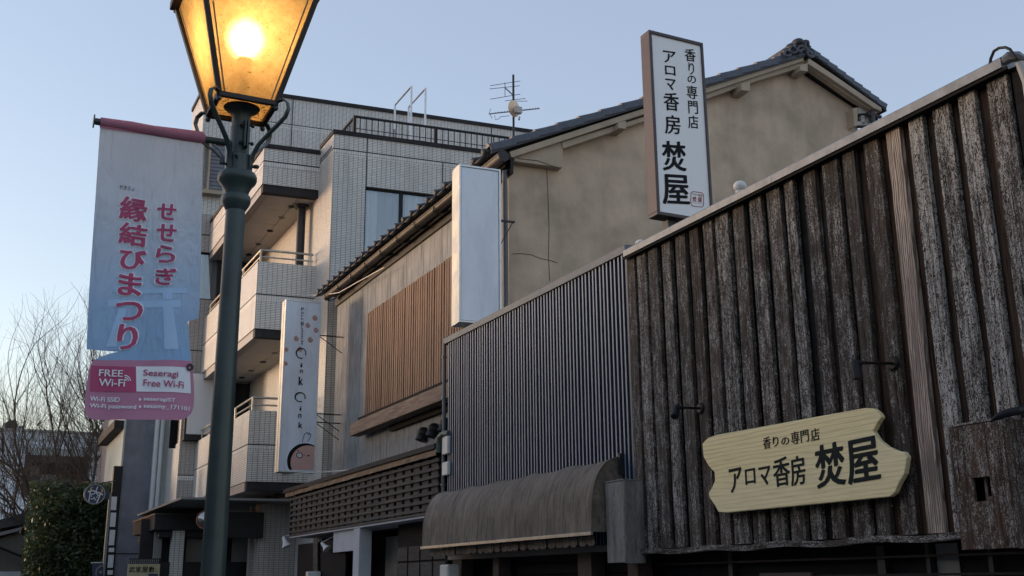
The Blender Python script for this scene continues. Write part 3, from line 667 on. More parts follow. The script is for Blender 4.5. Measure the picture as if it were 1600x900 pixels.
part('coping', MB().prism([(W - .07, 10.14, 5.27), (W - .07, 10.14, 5.365), (W + .2, 10.14, 5.385), (W + .2, 10.14, 5.27)], (0, 5.5, 0)), 'cap_blue', rs, bevel=.004)
part('edge_trim', MB().box(W - .045, W - .0, 10.145, 10.187, 2.4, 5.268), 'cap_blue', rs, bevel=.003)
part('roof', MB().box(W + .2, 12, 10.1, 15.35, 5.0, 5.15), 'metal_dark', rs)
part('corner_pipe', MB().tube([(W - .05, 15.62, 5.30), (W - .05, 15.62, 2.0)], .03, 10).tube([(W - .05, 15.62, 5.33), (W + .02, 15.66, 5.40)], .035, 8), 'cap_blue', rs, smooth=True)
for z in (5.05, 4.4, 3.7, 3.05): part('pipe_clip', MB().box(W - .09, W - .01, 15.60, 15.64, z, z + .025), 'metal_grey', rs)
# ground floor under the awning
part('shop_front', MB().box(W + .25, W + .3, 10.15, 15.5, .12, 2.0), 'dark', rs)
for k in range(12): part('shutter_slat', MB().box(W + .20, W + .235, 10.6, 13.6, .3 + k * .14, .3 + k * .14 + .125), 'black_slat', rs)
for xa, xb in ((709, 723), (772, 781), (905, 926), (983, 999)):
    a = at(xa, 885, X=W + .02)[1]; b = at(xb, 885, X=W + .02)[1]
    part('pillar', MB().box(W, W + .19, b, a, .12, 2.0), 'brown_tile', rs, bevel=.004)
part('beam', MB().box(W - .02, W + .24, 10.15, 15.5, 1.93, 1.998), 'shutter', rs)

# awning
aw = thing('barrel_awning', 'dirty brown barrel awning with scalloped valance below the ribbed steel wall', 'awning', (6.3, 12.9, 2.0))
ya, yb = 10.42, 15.44; prof = []
for k in range(13):
    q = R(90 * k / 12); prof.append((W - .05 - .40 * math.sin(q) ** .9, 2.36 + .585 * math.cos(q)))
prof += [(W - .455, 2.25), (W - .458, 2.12)]
def aw_strip(y0, y1, sag):
    mb = MB(); m = 8; rows = []
    for j in range(m + 1):
        u = j / m; s_ = math.sin(math.pi * u) * sag; rows.append([Vector((x + s_ * (W - x) * .9, y0 + (y1 - y0) * u, z - s_ * .6 * (z - 2.1))) for x, z in prof])
    for a, b in zip(rows, rows[1:]):
        for k in range(len(prof) - 1): mb.face([a[k], b[k], b[k + 1], a[k + 1]])
    return mb
seams = [10.42, 11.45, 12.45, 13.45, 14.45, 15.44]
mb = MB()
for a, b in zip(seams, seams[1:]):
    s_ = aw_strip(a, b, .045); i = len(mb.v); mb.v += s_.v; mb.f += [tuple(i + k for k in f) for f in s_.f]; mb.mi += s_.mi
cv = part('canvas', mb, 'awning', aw, smooth=True)
for y in (ya, yb):
    part('side_panel', MB().prism([(x, y, z) for x, z in prof] + [(W - .05, y, 2.12)], (0, .008 if y == ya else -.008, 0)), 'awning', aw)
for y in seams: part('rib', MB().tube([(x + .004, y, z - .004) for x, z in prof], .010, 6), 'awning', aw, smooth=True)
part('front_bar', MB().box(W - .478, W - .445, ya - .015, yb + .03, 2.085, 2.122), simple and 'rail', aw, bevel=.003)
mb = MB(); N = 26
for k in range(N):
    y0 = ya + .12 + (yb - ya - .2) * k / N; y1 = ya + .12 + (yb - ya - .2) * (k + 1) / N; m = 6; jit = random.uniform(.9, 1.1)
    for j in range(m):
        u0, u1 = j / m, (j + 1) / m
        z0 = 2.005 - .028 * jit * math.sin(math.pi * u0) ** .55; z1 = 2.005 - .028 * jit * math.sin(math.pi * u1) ** .55
        xw = W - .36 + .012 * math.sin(y0 * 9); mb.face([(xw, y0 + (y1 - y0) * u0, 2.08), (xw, y0 + (y1 - y0) * u1, 2.08), (xw + .01, y0 + (y1 - y0) * u1, z1), (xw + .01, y0 + (y1 - y0) * u0, z0)])
part('valance', mb, 'awning', aw)
part('wall_bracket', MB().box(W - .1, W - .05, 10.36, 10.40, 2.75, 2.98), 'metal_dark', aw)

# blank lightbox sign
bs = thing('blank_sign', 'blank pale lightbox sign with dented metal sides coloured as warmly lit, no lettering, above the ribbed wall', 'sign', (6.7, 14.9, 5.4))
YB = 14.9; tY = R(4.5); ex_ = Vector((math.cos(tY), -math.sin(tY), 0)); ey_ = Vector((math.sin(tY), math.cos(tY), 0))
p = at(718, 256, Y=YB); wS = (at(781, 263, Y=YB) - p).length / math.cos(tY) * .985; zB = at(719.3, 503, Y=YB).z; zT = p.z
BF = lambda a, b, c_: p.xy.to_3d() + ex_ * a + ey_ * b + Vector((0, 0, c_))
Ds = .36; f_ = .032
mb = MB().box(0, f_, 0, .03, zB, zT, BF).box(wS - f_, wS, 0, .03, zB, zT, BF).box(f_, wS - f_, 0, .03, zT - f_, zT, BF).box(f_, wS - f_, 0, .03, zB, zB + f_, BF)
part('frame', mb, 'alu', bs, bevel=.004)
part('face_panel', MB().box(f_, wS - f_, .012, .02, zB + f_, zT - f_, BF), simple('pale_blue_panel', (.36, .43, .52), .3, var=.08, scale=2, stretch=(1, 1, .3)) and 'panel_blank', bs) if False else None
M['panel_blank'] = bpy.data.materials['pale_blue_panel'] if 'pale_blue_panel' in bpy.data.materials else simple('blank_panel', (.70, .77, .86), .28, var=.13, scale=2, stretch=(1, 1, .3), bump=.03)
part('face_panel', MB().box(f_ + .008, wS - f_ - .008, .014, .022, zB + f_ + .008, zT - f_ - .008, BF), 'panel_blank', bs)
part('gasket', MB().box(f_, wS - f_, .018, .028, zB + f_, zT - f_, BF), 'black', bs)
mb = MB(); rows = 9
for k in range(rows):
    z0 = zB + (zT - zB) * k / rows; z1 = zB + (zT - zB) * (k + 1) / rows; d0 = .012 * math.sin(k * 2.7); d1 = .012 * math.sin((k + 1) * 2.7)
    for b0, b1, e0, e1 in ((.03, .12, 0, 1), (.12, .26, 1, 1), (.26, Ds, 1, 0)):
        mb.face([BF(d0 * e0, b0, z0), BF(d0 * e1, b1, z0), BF(d1 * e1, b1, z1), BF(d1 * e0, b0, z1)])
part('side_panel', mb, 'alu_warm_lit', bs)
part('back', MB().box(.002, wS, Ds, Ds + .01, zB, zT, BF).box(wS - .01, wS, .03, Ds, zB, zT, BF).box(0, wS, .03, Ds, zT - .01, zT - .002, BF).box(0, wS, .03, Ds, zB, zB + .01, BF), 'alu', bs)
part('bracket', MB().box(wS, wS + .28, .1, .14, zB + .15, zB + .18, BF), 'metal_dark', bs)
part('bracket', MB().box(wS, wS + .28, .1, .14, zT - .85, zT - .82, BF).tube([BF(wS, .12, zT - 1.3), BF(wS + .25, .12, zT - .84)], .008, 6), 'metal_dark', bs)

# ================================================================== GREY / BEIGE TILED-ROOF HOUSE
HX = 7.4; HY = 15.2; SK = -.066
hs = thing('plastered_house', 'two storey house with grey stained panel front, beige rendered gable end and tiled roof', 'building', (HX, 15.2, 0))
gn = Vector((SK, -1, 0)).normalized() * 1.0            # gable normal, towards the camera
gn = Vector((-(-SK) * -1, -1, 0)).normalized()
def GP(x, y, off=0.0):
    n = Vector((-.066, -1, 0)).normalized(); return atp(x, y, Vector((HX, HY, 0)) + n * off, n)
gN = Vector((-.066, -1, 0)).normalized()
# gable wall polygon: bottom hidden behind the shops
gl = lambda x, z: Vector((x, HY - .066 * (x - HX), z))
pk = GP(1252, 100); er = GP(1372, 178); el = GP(795, 250)
mb = MB().prism([gl(HX, 0), gl(er.x - .55, 0), gl(er.x - .55, GP(1340, 180).z + .3), gl(pk.x, pk.z), gl(HX, GP(795, 245).z + .05)], -gN * .2)
part('gable_wall', mb, 'beige', hs)
# boards at the verge; (pixel outlines surveyed on a plane .12 m proud of the wall)
def vboard(pts, off, th, mat='beige_trim', name='bargeboard'):
    return part(name, MB().prism([GP(x, y, off) for x, y in pts], -gN * th), mat, hs, bevel=.006)
vboard([(796, 237), (1003.7, 170), (1180, 111), (1256, 86), (1256, 95), (1180, 119.5), (1003.7, 179), (800, 246)], .24, .24)
vboard([(878, 222), (1003.7, 183), (1180, 119), (1258, 94), (1256, 104), (1180, 127), (1003.7, 190), (880, 232)], .18, .175)
vboard([(1264, 91), (1300, 115), (1377, 168), (1378, 174), (1366, 169), (1296, 121), (1262, 99)], .30, .30)
vboard([(1262, 99), (1296, 121), (1372, 173), (1370, 178), (1330, 152), (1264, 106)], .22, .22)
vboard([(797, 245), (878, 221), (880, 225), (879, 262), (797, 251)], .16, .155, name='eave_bracket')
vboard([(1262, 100), (1330, 150), (1368, 178), (1366, 184), (1262, 115)], .10, .095, 'dark_wood', 'soffit_board')
for (x, y, s_) in ((973, 196, 6.5), (1166, 136, 7.5), (1257, 106, 6.5)):
    vboard([(x - s_, y - s_ + 2), (x + s_ * .8, y - s_ - 1), (x + s_ * .8, y + s_ * .7 + 1), (x - s_, y + s_ * .7 - .5)], .34, .33, name='purlin_end')
# cracks in the render
for pts in (((1000 - 228, 0),) and ((798, 240), (812, 248), (840, 251), (860, 258), (872, 262)), ((854, 262), (856, 300), (858, 360), (857, 400), (859, 440)), ((800, 397), (815, 396), (830, 398), (845, 404), (860, 407), (872, 411))):
    off = .165 if pts[0][1] < 250 else .003
    part('crack', MB().ribbon([GP(x, y, off + .001) for x, y in pts], gN * .006, .006), 'dark_wood', hs)
# roof planes
eZ = 8.47; eX = HX - .42; rX = pk.x + .02; rZ = pk.z + .16
rx = lambda x: eZ + (rZ - eZ) * (x - eX) / (rX - eX)
yv = lambda x: HY - .066 * (x - HX) - .28
rE = GP(1385, 168, .28)
mb = MB().hexa([(eX, yv(eX), eZ - .08), (rX, yv(rX), rZ - .08), (rX, 24.95, rZ - .08), (eX, 24.95, eZ - .08)], [(eX, yv(eX), eZ), (rX, yv(rX), rZ), (rX, 24.95, rZ), (eX, 24.95, eZ)])
mb.hexa([(rX, yv(rX), rZ - .08), (rE.x, yv(rE.x), rE.z - .08), (rE.x, 24.95, rE.z - .08), (rX, 24.95, rZ - .08)], [(rX, yv(rX), rZ), (rE.x, yv(rE.x), rE.z), (rE.x, 24.95, rE.z), (rX, 24.95, rZ)])
part('roof', mb, 'roof_tile_dark', hs)
def tilemesh(L, name='verge_tile'):
    mb = MB(); n = 6; rows = []
    for u, lift in ((0, .0), (.5, .012), (.97, .028), (1.0, .028)):
        i = len(mb.v); rows.append(i)
        for j in range(n + 1):
            q = math.pi * j / n; mb.v.append(Vector((u * L * 1.06, .0 - .075 * math.cos(q), lift + .075 * math.sin(q) ** .7 * .75)))
        mb.v.append(Vector((u * L * 1.06, -.078, lift - .085))); mb.v.append(Vector((u * L * 1.06, -.06, lift - .085)))
    w_ = n + 3
    for a, b in zip(rows, rows[1:]):
        for j in range(n): mb.f.append((a + j, a + j + 1, b + j + 1, b + j)); mb.mi.append(0)
        mb.f.append((a, b, b + n + 1, a + n + 1)); mb.mi.append(0)
    a = rows[-1]; mb.f.append(tuple(a + j for j in range(n + 1))); mb.mi.append(0); mb.f.append((a, a + n + 1, a + n + 2, a + 1)); mb.mi.append(0)
    mb.f.append(tuple(rows[0] + j for j in reversed(range(n + 1)))); mb.mi.append(0)
    return mb.mesh(name, [M['roof_tile']])
NL = 16; dL = Vector((rX - eX, yv(rX) - yv(eX), rZ - eZ)); Lt = dL.length / NL; tm = tilemesh(-Lt)
# tiles lap downwards: the free edge of each points to the eave
angz = math.atan2(dL.y, dL.x); sl = math.atan2(dL.z, dL.xy.length)
for k in range(NL):
    q = Vector((eX, yv(eX), eZ)) + dL * ((k + 1) / NL)
    o = inst('verge_tile', tm, hs, q + Vector((0, .06, .03)), (0, -sl, angz))
NR = 9; dR = Vector((rE.x - rX, yv(rE.x) - yv(rX), rE.z - rZ)); Lr = dR.length / NR; tm2 = tilemesh(Lr)
a2 = math.atan2(dR.y, dR.x); s2 = math.atan2(-dR.z, dR.xy.length)
for k in range(NR):
    q = Vector((rX, yv(rX), rZ)) + dR * (k / NR)
    inst('verge_tile', tm2, hs, q + Vector((0, .06, .03)), (0, s2, a2))
# eave tiles along the street
mb = MB()
mb.tube([(.5, 0, .17), (-.10, 0, -.04)], .058, 10)
mb.lathe([(.0, 0), (.066, 0), (.066, .02), (.0, .03)], (-.10, 0, -.04), 12, (-1, 0, -.3))
mb.hexa([(-.10, .05, -.11), (.3, .05, .03), (.3, .37, .03), (-.10, .37, -.11)], [(-.10, .05, -.085), (.3, .05, .05), (.3, .37, .05), (-.10, .37, -.085)])
et = mb.mesh('eave_tile', [M['roof_tile_dark']], smooth=True)
ke = int((24.9 - 15.1) / .42)
for k in range(ke + 1):
    inst('eave_tile', et, hs, (eX + .03, 15.1 + k * .42, eZ + .02))
# ridge ornament
orn = Vector(GP(1250, 84, .2)); S_ = lambda x, y: GP(x, y, .3)
mb = MB().tube([S_(1266, 83), S_(1266, 83) - gN * .3], .10, 16)
part('ridge_end_disc', mb, 'roof_tile_dark', hs, smooth=True)
mb = MB().lathe([(.11, 0), (.11, .02), (.085, .03), (.08, .015), (.04, .015), (.03, .035), (0, .04)], S_(1266, 83), 20, gN)
part('medallion', mb, 'roof_tile', hs, smooth=True)
mb = MB()
for (x, y, r) in ((1222, 87, .05), (1228, 82, .065), (1236, 76, .085), (1246, 69, .09), (1257, 70, .075), (1262, 76, .05), (1240, 84, .09), (1250, 80, .11), (1233, 87, .07)): mb.ball(GP(x, y - 1, .22), r * 1.25, 10, 7, (1, 1.3, .85))
part('ridge_ornament', mb, 'roof_tile_dark', hs, smooth=True)
mb = MB()
for cx, cy, rr, a0, a1 in ((1250, 72, 9, 170, 400), (1240, 79, 6, 120, 400), (1252, 79, 5, 0, 300), (1231, 85, 5, 100, 360)):
    mb.tube([GP(cx + rr * math.cos(R(a)), cy - 1 - rr * math.sin(R(a)) - 1, .36) for a in range(a0, a1, 20)], .022, 6)
part('scroll', mb, 'roof_tile', hs, smooth=True)
part('ridge', MB().box(rX - .13, rX + .13, yv(rX) + .3, 24.9, rZ - .02, rZ + .32), 'roof_tile_dark', hs)
# gable vent box at the right
mb = MB().prism([GP(1333, 169, .2), GP(1340, 168, .2), GP(1340, 196, .2), GP(1335, 197, .2)], -gN * .2)
part('vent_box_side', mb, 'beige_trim', hs)
mb = MB()
for a, b, c_, d in ((1341, 168, 1356, 177), (1346, 180, 1352, 194), (1354, 182, 1358, 192), (1362, 176, 1366, 190), (1340, 190, 1360, 195)):
    mb.prism([GP(a, b, .12), GP(c_, b, .12), GP(c_, d, .12), GP(a, d, .12)], -gN * .08)
part('vent_louver', mb, 'pvc', hs)
mb = MB().prism([GP(1340, 166, .02), GP(1372, 176, .02), GP(1372, 200, .02), GP(1340, 200, .02)], -gN * .01)
part('vent_opening', mb, 'dark', hs)
part('pipe_bundle', MB().tube([GP(1355, 178, .2), GP(1376, 183, .2)], .04, 8).tube([GP(1362, 172, .2), GP(1364, 192, .2)], .05, 8), 'roof_tile_dark', hs, smooth=True)

# gutter with hangers
gx, gz = 7.12, 8.33
g0, g1 = 14.80, 24.75
prof = [(gx + .09 * math.cos(R(a)), gz + .09 * math.sin(R(a))) for a in range(180, 361, 20)]
mb = MB()
for (xa, za), (xb, zb2) in zip(prof, prof[1:]): mb.face([(xa, g0, za), (xb, g0, zb2), (xb, g1, zb2), (xa, g1, za)])
mb.prism([(x, g0, z) for x, z in prof], (0, .012, 0)).prism([(x, g1, z) for x, z in prof], (0, .012, 0))
mb.tube([(gx - .095, g0, gz), (gx - .095, g1, gz)], .012, 6)
mb.tube([(gx, g0 - .02, gz - .02), (gx, g0 + .55, gz - .02)], .098, 14)
part('gutter', mb, 'gutter', hs, smooth=True)
for k in range(10):
    y = 15.6 + k * 1.0
    part('gutter_hanger', MB().tube([(gx - .11, y, gz), (gx - .10, y, gz - .07), (gx, y, gz - .125), (gx + .12, y, gz - .09), (gx + .2, y, gz - .02)], .014, 6), 'metal_dark', hs)
part('soffit', MB().box(7.05, HX + .02, 15.0, 24.8, 8.36, 8.40).box(HX - .05, HX, 15.0, 24.8, 8.12, 8.36), 'black', hs)
# street wall: cement panels
part('street_wall', MB().box(HX + .03, HX + .2, 15.22, 24.72, 0, 8.36).box(HX + .03, 15.5, 24.6, 24.75, 0, 8.3), 'dark', hs)
npan = 10; pw = (24.76 - 15.21) / npan; pm_ = MB().box(0, .03, .008, pw - .008, 3.6, 8.2).mesh('wall_panel', [M['cement']])
for k in range(npan): inst('wall_panel', pm_, hs, (HX, 15.21 + k * pw, 0))
part('corner_pipe', MB().tube([(HX - .1, 15.12, 8.2), (HX - .1, 15.12, .1)], .045, 10), 'cap_blue', hs, smooth=True)
# slatted timber screen
SXs = HX - .09; ys1, ys0 = 22.15, 16.6; zs0, zs1 = 5.0, 7.33
nsl = 46; sp_ = (ys1 - ys0) / nsl; sm = [MB().box(-.03, 0, 0, wd_, zs0, zs1).mesh('slat', [M['slat']]) for wd_ in (.072, .080, .088)]
for k in range(nsl): inst('slat', random.choice(sm), hs, (SXs + random.uniform(-.003, .003), ys0 + k * sp_, random.uniform(-.006, .006)))
part('screen_rail', MB().box(SXs + .005, HX - .005, ys0, ys1 - .06, 5.15, 5.22).box(SXs + .005, HX - .005, ys0, ys1 - .06, 7.1, 7.17).box(SXs + .03, HX - .003, ys0, ys1 - .06, 4.95, 7.3), 'dark_wood', hs)
part('beam', MB().box(7.06, 7.30, 16.2, 22.42, 4.66, 4.93), 'beam', hs, bevel=.006)
part('beam_cap', MB().box(7.1, HX, 16.2, 22.0, 4.931, 5.0).box(7.31, HX, 16.3, 20.6, 4.55, 4.9), 'dark_wood', hs)
# vent hoods
for (x, y) in ((657, 678), (673, 672), (692, 664)):
    c = at(x, y, X=HX - .12); prof_ = [(.0, -.16), (.06, -.15), (.105, -.1), (.12, -.02), (.12, .02)]
    mb = MB().lathe([(.12, .0), (.12, .06), (.10, .13), (.05, .17), (0, .18)], (HX, c.y, c.z), 14, (-1, 0, .25))
    mb.lathe([(.10, .02), (.115, .1)], (HX - .08, c.y, c.z - .03), 12, (-.3, 0, -1))
    part('vent_hood', mb, 'black', hs, smooth=True)
# lower roof over the shop entrance
FX = 6.42
part('lower_roof', MB().hexa([(FX - .1, 15.7, 3.62), (HX, 15.7, 3.95), (HX, 24.95, 3.95), (FX - .1, 24.95, 3.62)], [(FX - .1, 15.7, 3.70), (HX, 15.7, 4.03), (HX, 24.95, 4.03), (FX - .1, 24.95, 3.70)]), 'fascia_black', hs)
mb = MB(); rr = random.Random(3); y = 15.75
while y < 24.9:
    dy = rr.uniform(.3, .5); y2 = min(y + dy, 24.9); d = rr.uniform(-.01, .01); e_ = rr.uniform(-.008, .008)
    mb.hexa([(FX - .05 + d, y, 3.525 + e_), (FX - .04, y, 3.525 + e_), (FX - .04, y2 - .004, 3.525 - e_), (FX - .05 - d, y2 - .004, 3.525 - e_)], [(FX - .06, y, 3.618), (FX - .04, y, 3.618), (FX - .04, y2 - .004, 3.618), (FX - .06, y2 - .004, 3.618)])
    y = y2
part('copper_flashing', mb, 'copper', hs)
part('fascia_back', MB().box(FX + .09, FX + .12, 15.75, 24.6, 2.68, 3.6), 'dark', hs)
nh = 7
for k in range(nh):
    z = 2.70 + k * .122
    part('lattice_rail', MB().box(FX, FX + .028, 15.75, 24.62, z, z + .05), 'lattice', hs)
po = MB().box(0, .055, 0, .27, 2.68, 3.51).mesh('lattice_post', [M['lattice']])
k = 0; y = 15.85
while y < 24.4:
    inst('lattice_post', po, hs, (FX + .030, y, 0)); y += .40
part('fascia_sill', MB().box(FX - .01, FX + .12, 15.75, 24.65, 2.63, 2.675).box(FX - .0, FX + .12, 24.621, 24.66, 2.68, 3.52), 'lattice', hs)
part('shop_soffit', MB().box(FX, HX + .3, 15.72, 24.6, 2.600, 2.626), 'white_plaster', hs)
a = at(561, 860, Y=19.6); b = at(580.5, 860, Y=19.6); 
part('pillar', MB().box(a.x, b.x, 19.6, 19.95, .12, 2.598), 'white_plaster', hs, bevel=.005)
part('lintel_panel', MB().box(a.x + .05, a.x + .1, 19.96, 21.4, 2.2, 2.598), 'white_plaster', hs)
part('shop_wall', MB().box(HX - .25, HX - .2, 15.6, 24.5, .12, 2.598), 'dark', hs)
part('grey_door', MB().box(HX - .31, HX - .26, at(622, 870, X=HX - .3).y, at(603, 870, X=HX - .3).y, .12, 2.45), 'shutter', hs)
Xp = 6.75; pa, pb = at(700, 860, X=Xp).y, at(622, 860, X=Xp).y
part('black_panel', MB().box(Xp, Xp + .04, pa, pb, .12, 2.6), 'dark_wood', hs)
nn_ = 4
for k in range(nn_):
    y0 = pa + (pb - pa) * k / nn_; 
    for z in (2.2, 1.93, 1.7, 1.45): part('panel_board', MB().box(Xp - .025, Xp - .003, y0 + .05, y0 + (pb - pa) / nn_ - .02, z - .235, z), 'lattice', hs)
xa = at(443, 850, Y=24.0).x; 
part('black_screen', MB().box(6.55, 6.58, 20.8, 24.3, .12, 2.45), 'black_slat', hs)
for k in range(5):
    c = at(500, 842 + k * 15, X=6.6)
    part('hung_board', MB().box(6.50, 6.52, c.y - .16, c.y + .16, c.z - .18, c.z + .02), 'lattice', hs)

# fittings on the grey house
def spot(c, ax, label, s=1.0, bracket=None):
    c = Vector(c); t = thing('reflector_lamp', label, 'spot lamp', c, 'white reflector lamps under the lattice fascia')
    part('reflector', MB().lathe([(.03 * s, -.19 * s), (.045 * s, -.12 * s), (.055 * s, -.05 * s), (.10 * s, .02 * s), (.105 * s, .05 * s), (.09 * s, .055 * s), (.0, .04 * s)], c, 18, ax), 'white_plastic', t, smooth=True)
    b = Vector(bracket) if bracket else c + Vector((.1, 0, .3))
    part('bracket', MB().tube([c - Vector(ax).normalized() * .19 * s, b], .012, 6), 'pvc', t)
spot(at(447, 851, Y=24.5), (.25, -.25, -.8), 'white reflector lamp hanging at the far end of the lattice fascia', 1.0, at(452, 836, Y=24.5))
spot(at(509, 856, Y=21.8), (.4, -.5, -.6), 'dim white reflector lamp in the dark entrance under the lattice fascia', .8, (6.75, 21.8, 2.6))
t = thing('drain_elbow', 'green weathered drain pipe elbow beside the ribbed wall corner', 'pipe', at(688, 695, X=6.4))
part('pipe', MB().tube([at(702, 678, X=6.45), at(694, 678, X=6.42), at(688, 683, X=6.4), at(686, 692, X=6.4), at(685, 707, X=6.4)], .055, 12), 'green_pipe', t, smooth=True)
part('collar', MB().lathe([(.062, -.02), (.062, .02)], at(686, 686, X=6.4), 14), 'green_pipe', t, smooth=True)
for y0, y1, lb in ((682, 710, 'white plastic trunking box, upper of two at the ribbed wall corner'), (722, 743, 'white plastic trunking box, lower of two at the ribbed wall corner')):
    c0, c1 = at(696, y0, X=6.42), at(696, y1, X=6.42)
    t = part('trunking_box', MB().box(6.40, 6.46, c0.y - .12, c0.y + .10, c1.z, c0.z), 'white_plastic', None, bevel=.015); t['label'] = lb; t['category'] = 'cable box'; t['group'] = 'white trunking boxes at the ribbed wall corner'
t = part('white_meter', MB().box(6.2, 6.4, at(709, 890, X=6.3).y, at(696, 890, X=6.3).y, 1.5, at(700, 882, X=6.3).z), 'white_plastic', None, bevel=.03); t['label'] = 'small pale box with dark front standing under the left end of the awning'; t['category'] = 'box'
c0 = at(490, 893, Y=22.5); t = part('white_lamp_box', MB().box(c0.x - .14, c0.x + .13, 22.4, 22.6, c0.z - .25, c0.z), 'white_plastic', None, bevel=.02); t['label'] = 'white box top at the bottom edge in the dark entrance'; t['category'] = 'box'

# ---- pork restaurant sign
ok = thing('hanging_sign', 'tall white hanging sign with a pink pig face and Oink Oink lettering', 'sign', (6.4, 24.1, 4.0))
YO = 24.05; p0 = at(447.3, 467, Y=YO); p1 = at(502, 471, Y=YO); zb1 = at(440, 737, Y=YO).z; x0, x1, z1 = p0.x, p1.x, p0.z
Dd = .34; fr = .02
mb = MB().box(x0, x0 + fr, YO, YO + .03, zb1, z1).box(x1 - fr, x1, YO, YO + .03, zb1, z1).box(x0 + fr, x1 - fr, YO, YO + .03, z1 - .025, z1).box(x0 + fr, x1 - fr, YO, YO + .03, zb1, zb1 + .035)
part('frame', mb, 'alu', ok)
part('face_panel', MB().box(x0 + fr, x1 - fr, YO + .012, YO + .02, zb1 + .035, z1 - .025), 'panel_blank', ok)
part('side_panel', MB().box(x0, x0 + .012, YO + .03, YO + .16, zb1, z1).box(x0 - .008, x0 + .012, YO + .16, YO + .19, zb1, z1).box(x0, x0 + .012, YO + .19, YO + Dd, zb1, z1), 'alu_warm_lit', ok)
part('back', MB().box(x0 + .012, x1, YO + Dd - .01, YO + Dd, zb1, z1).box(x1 - .01, x1, YO + .03, YO + Dd, zb1, z1).box(x0 + .012, x1, YO + .03, YO + Dd - .01, z1 - .01, z1).box(x0 + .012, x1, YO + .03, YO + Dd - .01, zb1, zb1 + .01), 'alu', ok)
for zc_ in (z1 - .75, z1 - 2.6, z1 - 2.8):
    part('wall_arm', MB().tube([(x1, YO + .17, zc_), (HX, YO + .17, zc_)], .014, 6).tube([(x1, YO + .17, zc_), (HX - .02, YO + .17, zc_ - .38)], .010, 6), 'metal_dark', ok)
PO = lambda x, y: at(x, y, Y=YO + .004); PO2 = lambda x, y: at(x, y, Y=YO + .007); PO3 = lambda x, y: at(x, y, Y=YO + .010)
def blob(mb, cx, cy, rx_, ry, P, a0=0, a1=360, n=20, rot=0, notch=False):
    pts = []
    for k in range(n + (0 if a1 - a0 >= 360 else 1)):
        q = R(a0 + (a1 - a0) * k / n); rr_ = 1 - (.45 if notch and k == n * 3 // 4 + 2 else 0)
        a, b = rx_ * rr_ * math.cos(q), ry * rr_ * math.sin(q)
        pts.append(P(cx + a * math.cos(rot) - b * math.sin(rot), cy + a * math.sin(rot) + b * math.cos(rot)))
    mb.face(pts)
def stroke(mb, pts, wpx, P):
    """a brush stroke: quads of varying width"""
    n = len(pts); L = []; Rr = []
    for k, (x, y) in enumerate(pts):
        xa, ya_ = pts[max(k - 1, 0)]; xb, yb_ = pts[min(k + 1, n - 1)]; d = math.hypot(xb - xa, yb_ - ya_) or 1
        w_ = (wpx[k] if isinstance(wpx, (list, tuple)) else wpx) / 2; nx, ny = -(yb_ - ya_) / d * w_, (xb - xa) / d * w_
        L.append(P(x + nx, y + ny)); Rr.append(P(x - nx, y - ny))
    for k in range(n - 1): mb.face([L[k], L[k + 1], Rr[k + 1], Rr[k]])
mb = MB()
for (x, y, r) in ((492.3, 497, 4.6), (481, 508.5, 4.3), (494, 516, 4.2), (463, 529, 4.4), (485, 531, 4.6), (469, 545.5, 4.2), (447.5, 546, 3.6), (446.5, 568, 3.6)):
    mb = MB(); blob(mb, x, y, r * .9, r, PO3, n=16, notch=True); part('petal_print', mb, 'petal', ok)
def letter(ch, bx, off, skew=0):
    m = MB(); put_text(m, ch, PO, bx, off, skew); part('letter', m, 'ink', ok)
y = 480.5
for ch, h in (('P', 6), ('o', 4), ('r', 3.4), ('k', 4.2)): letter(ch, (470.6, 475.4 if h > 5 else 474.4, y, y + h * .8), .01); y += h + .8
y = 502.5
for k, ch in enumerate('Brasserie'):
    h = 5.2 if k == 0 else 3.0; letter(ch, (470, 475, y, y + h) if k == 0 else (470.6, 473.6, y, y + h * .8), .005); y += h + .9
def oring(cx, cy, rx_, ry):
    mb = MB(); stroke(mb, [(cx + rx_ * math.cos(R(a)), cy + ry * math.sin(R(a))) for a in range(70, 400, 15)], [2.2 - 1.2 * abs(math.sin(R(a * .8))) + .5 for a in range(70, 400, 15)], PO); part('letter', mb, 'ink', ok)
oring(470.5, 552, 7.5, 7.8); oring(469, 620.5, 7.8, 7)
for ch, bx in (('i', (469.2, 472.5, 567.5, 574)), ('n', (468.3, 473, 577.5, 583)), ('k', (466.5, 473.5, 588, 602)), ('i', (468, 471, 635, 642)), ('n', (466, 471, 646.5, 653)), ('k', (466.3, 472.5, 659, 669))): letter(ch, bx, .03, .1)
mb = MB(); stroke(mb, [(472.5, 691), (473.8, 684), (476, 678), (480, 676), (484, 677), (485.5, 680)], .9, PO); stroke(mb, [(481, 690), (484, 684), (486, 679), (483, 677.5), (481, 680)], .8, PO)
part('ear_drawing', mb, 'ink', ok)
# pig: black brush arc and pink disc cut by the panel edges
mb = MB(); cx, cy, rr_ = 476, 719, 29; edge = 491.0
def disc(cx, cy, r1, P, mbx, xmax=492.2, ymax=734.2, n=48):
    pts = []
    for k in range(n):
        q = 2 * math.pi * k / n; x, y = cx + r1 * math.cos(q), cy + r1 * math.sin(q)
        xm = xmax + (cy - y) * .038; pts.append(P(min(x, xm), min(y, ymax)))
    mbx.face(pts)
disc(477, 721, 28.5, PO3, mb); part('pig_outline', mb, 'ink', ok)
mb = MB(); disc(481, 723, 27.0, PO2, mb); part('pig_face', mb, 'pig_skin', ok)
mb = MB(); blob(mb, 468, 711.5, 5.2, 4.6, PO, rot=.3); blob(mb, 481.8, 712, 2.2, 1, PO); blob(mb, 465.8, 704.3, 1.2, 1, PO); blob(mb, 475.5, 710.7, .9, .6, PO); part('pig_features', mb, 'ink', ok)
PO4 = lambda x, y: at(x, y, Y=YO + .007)
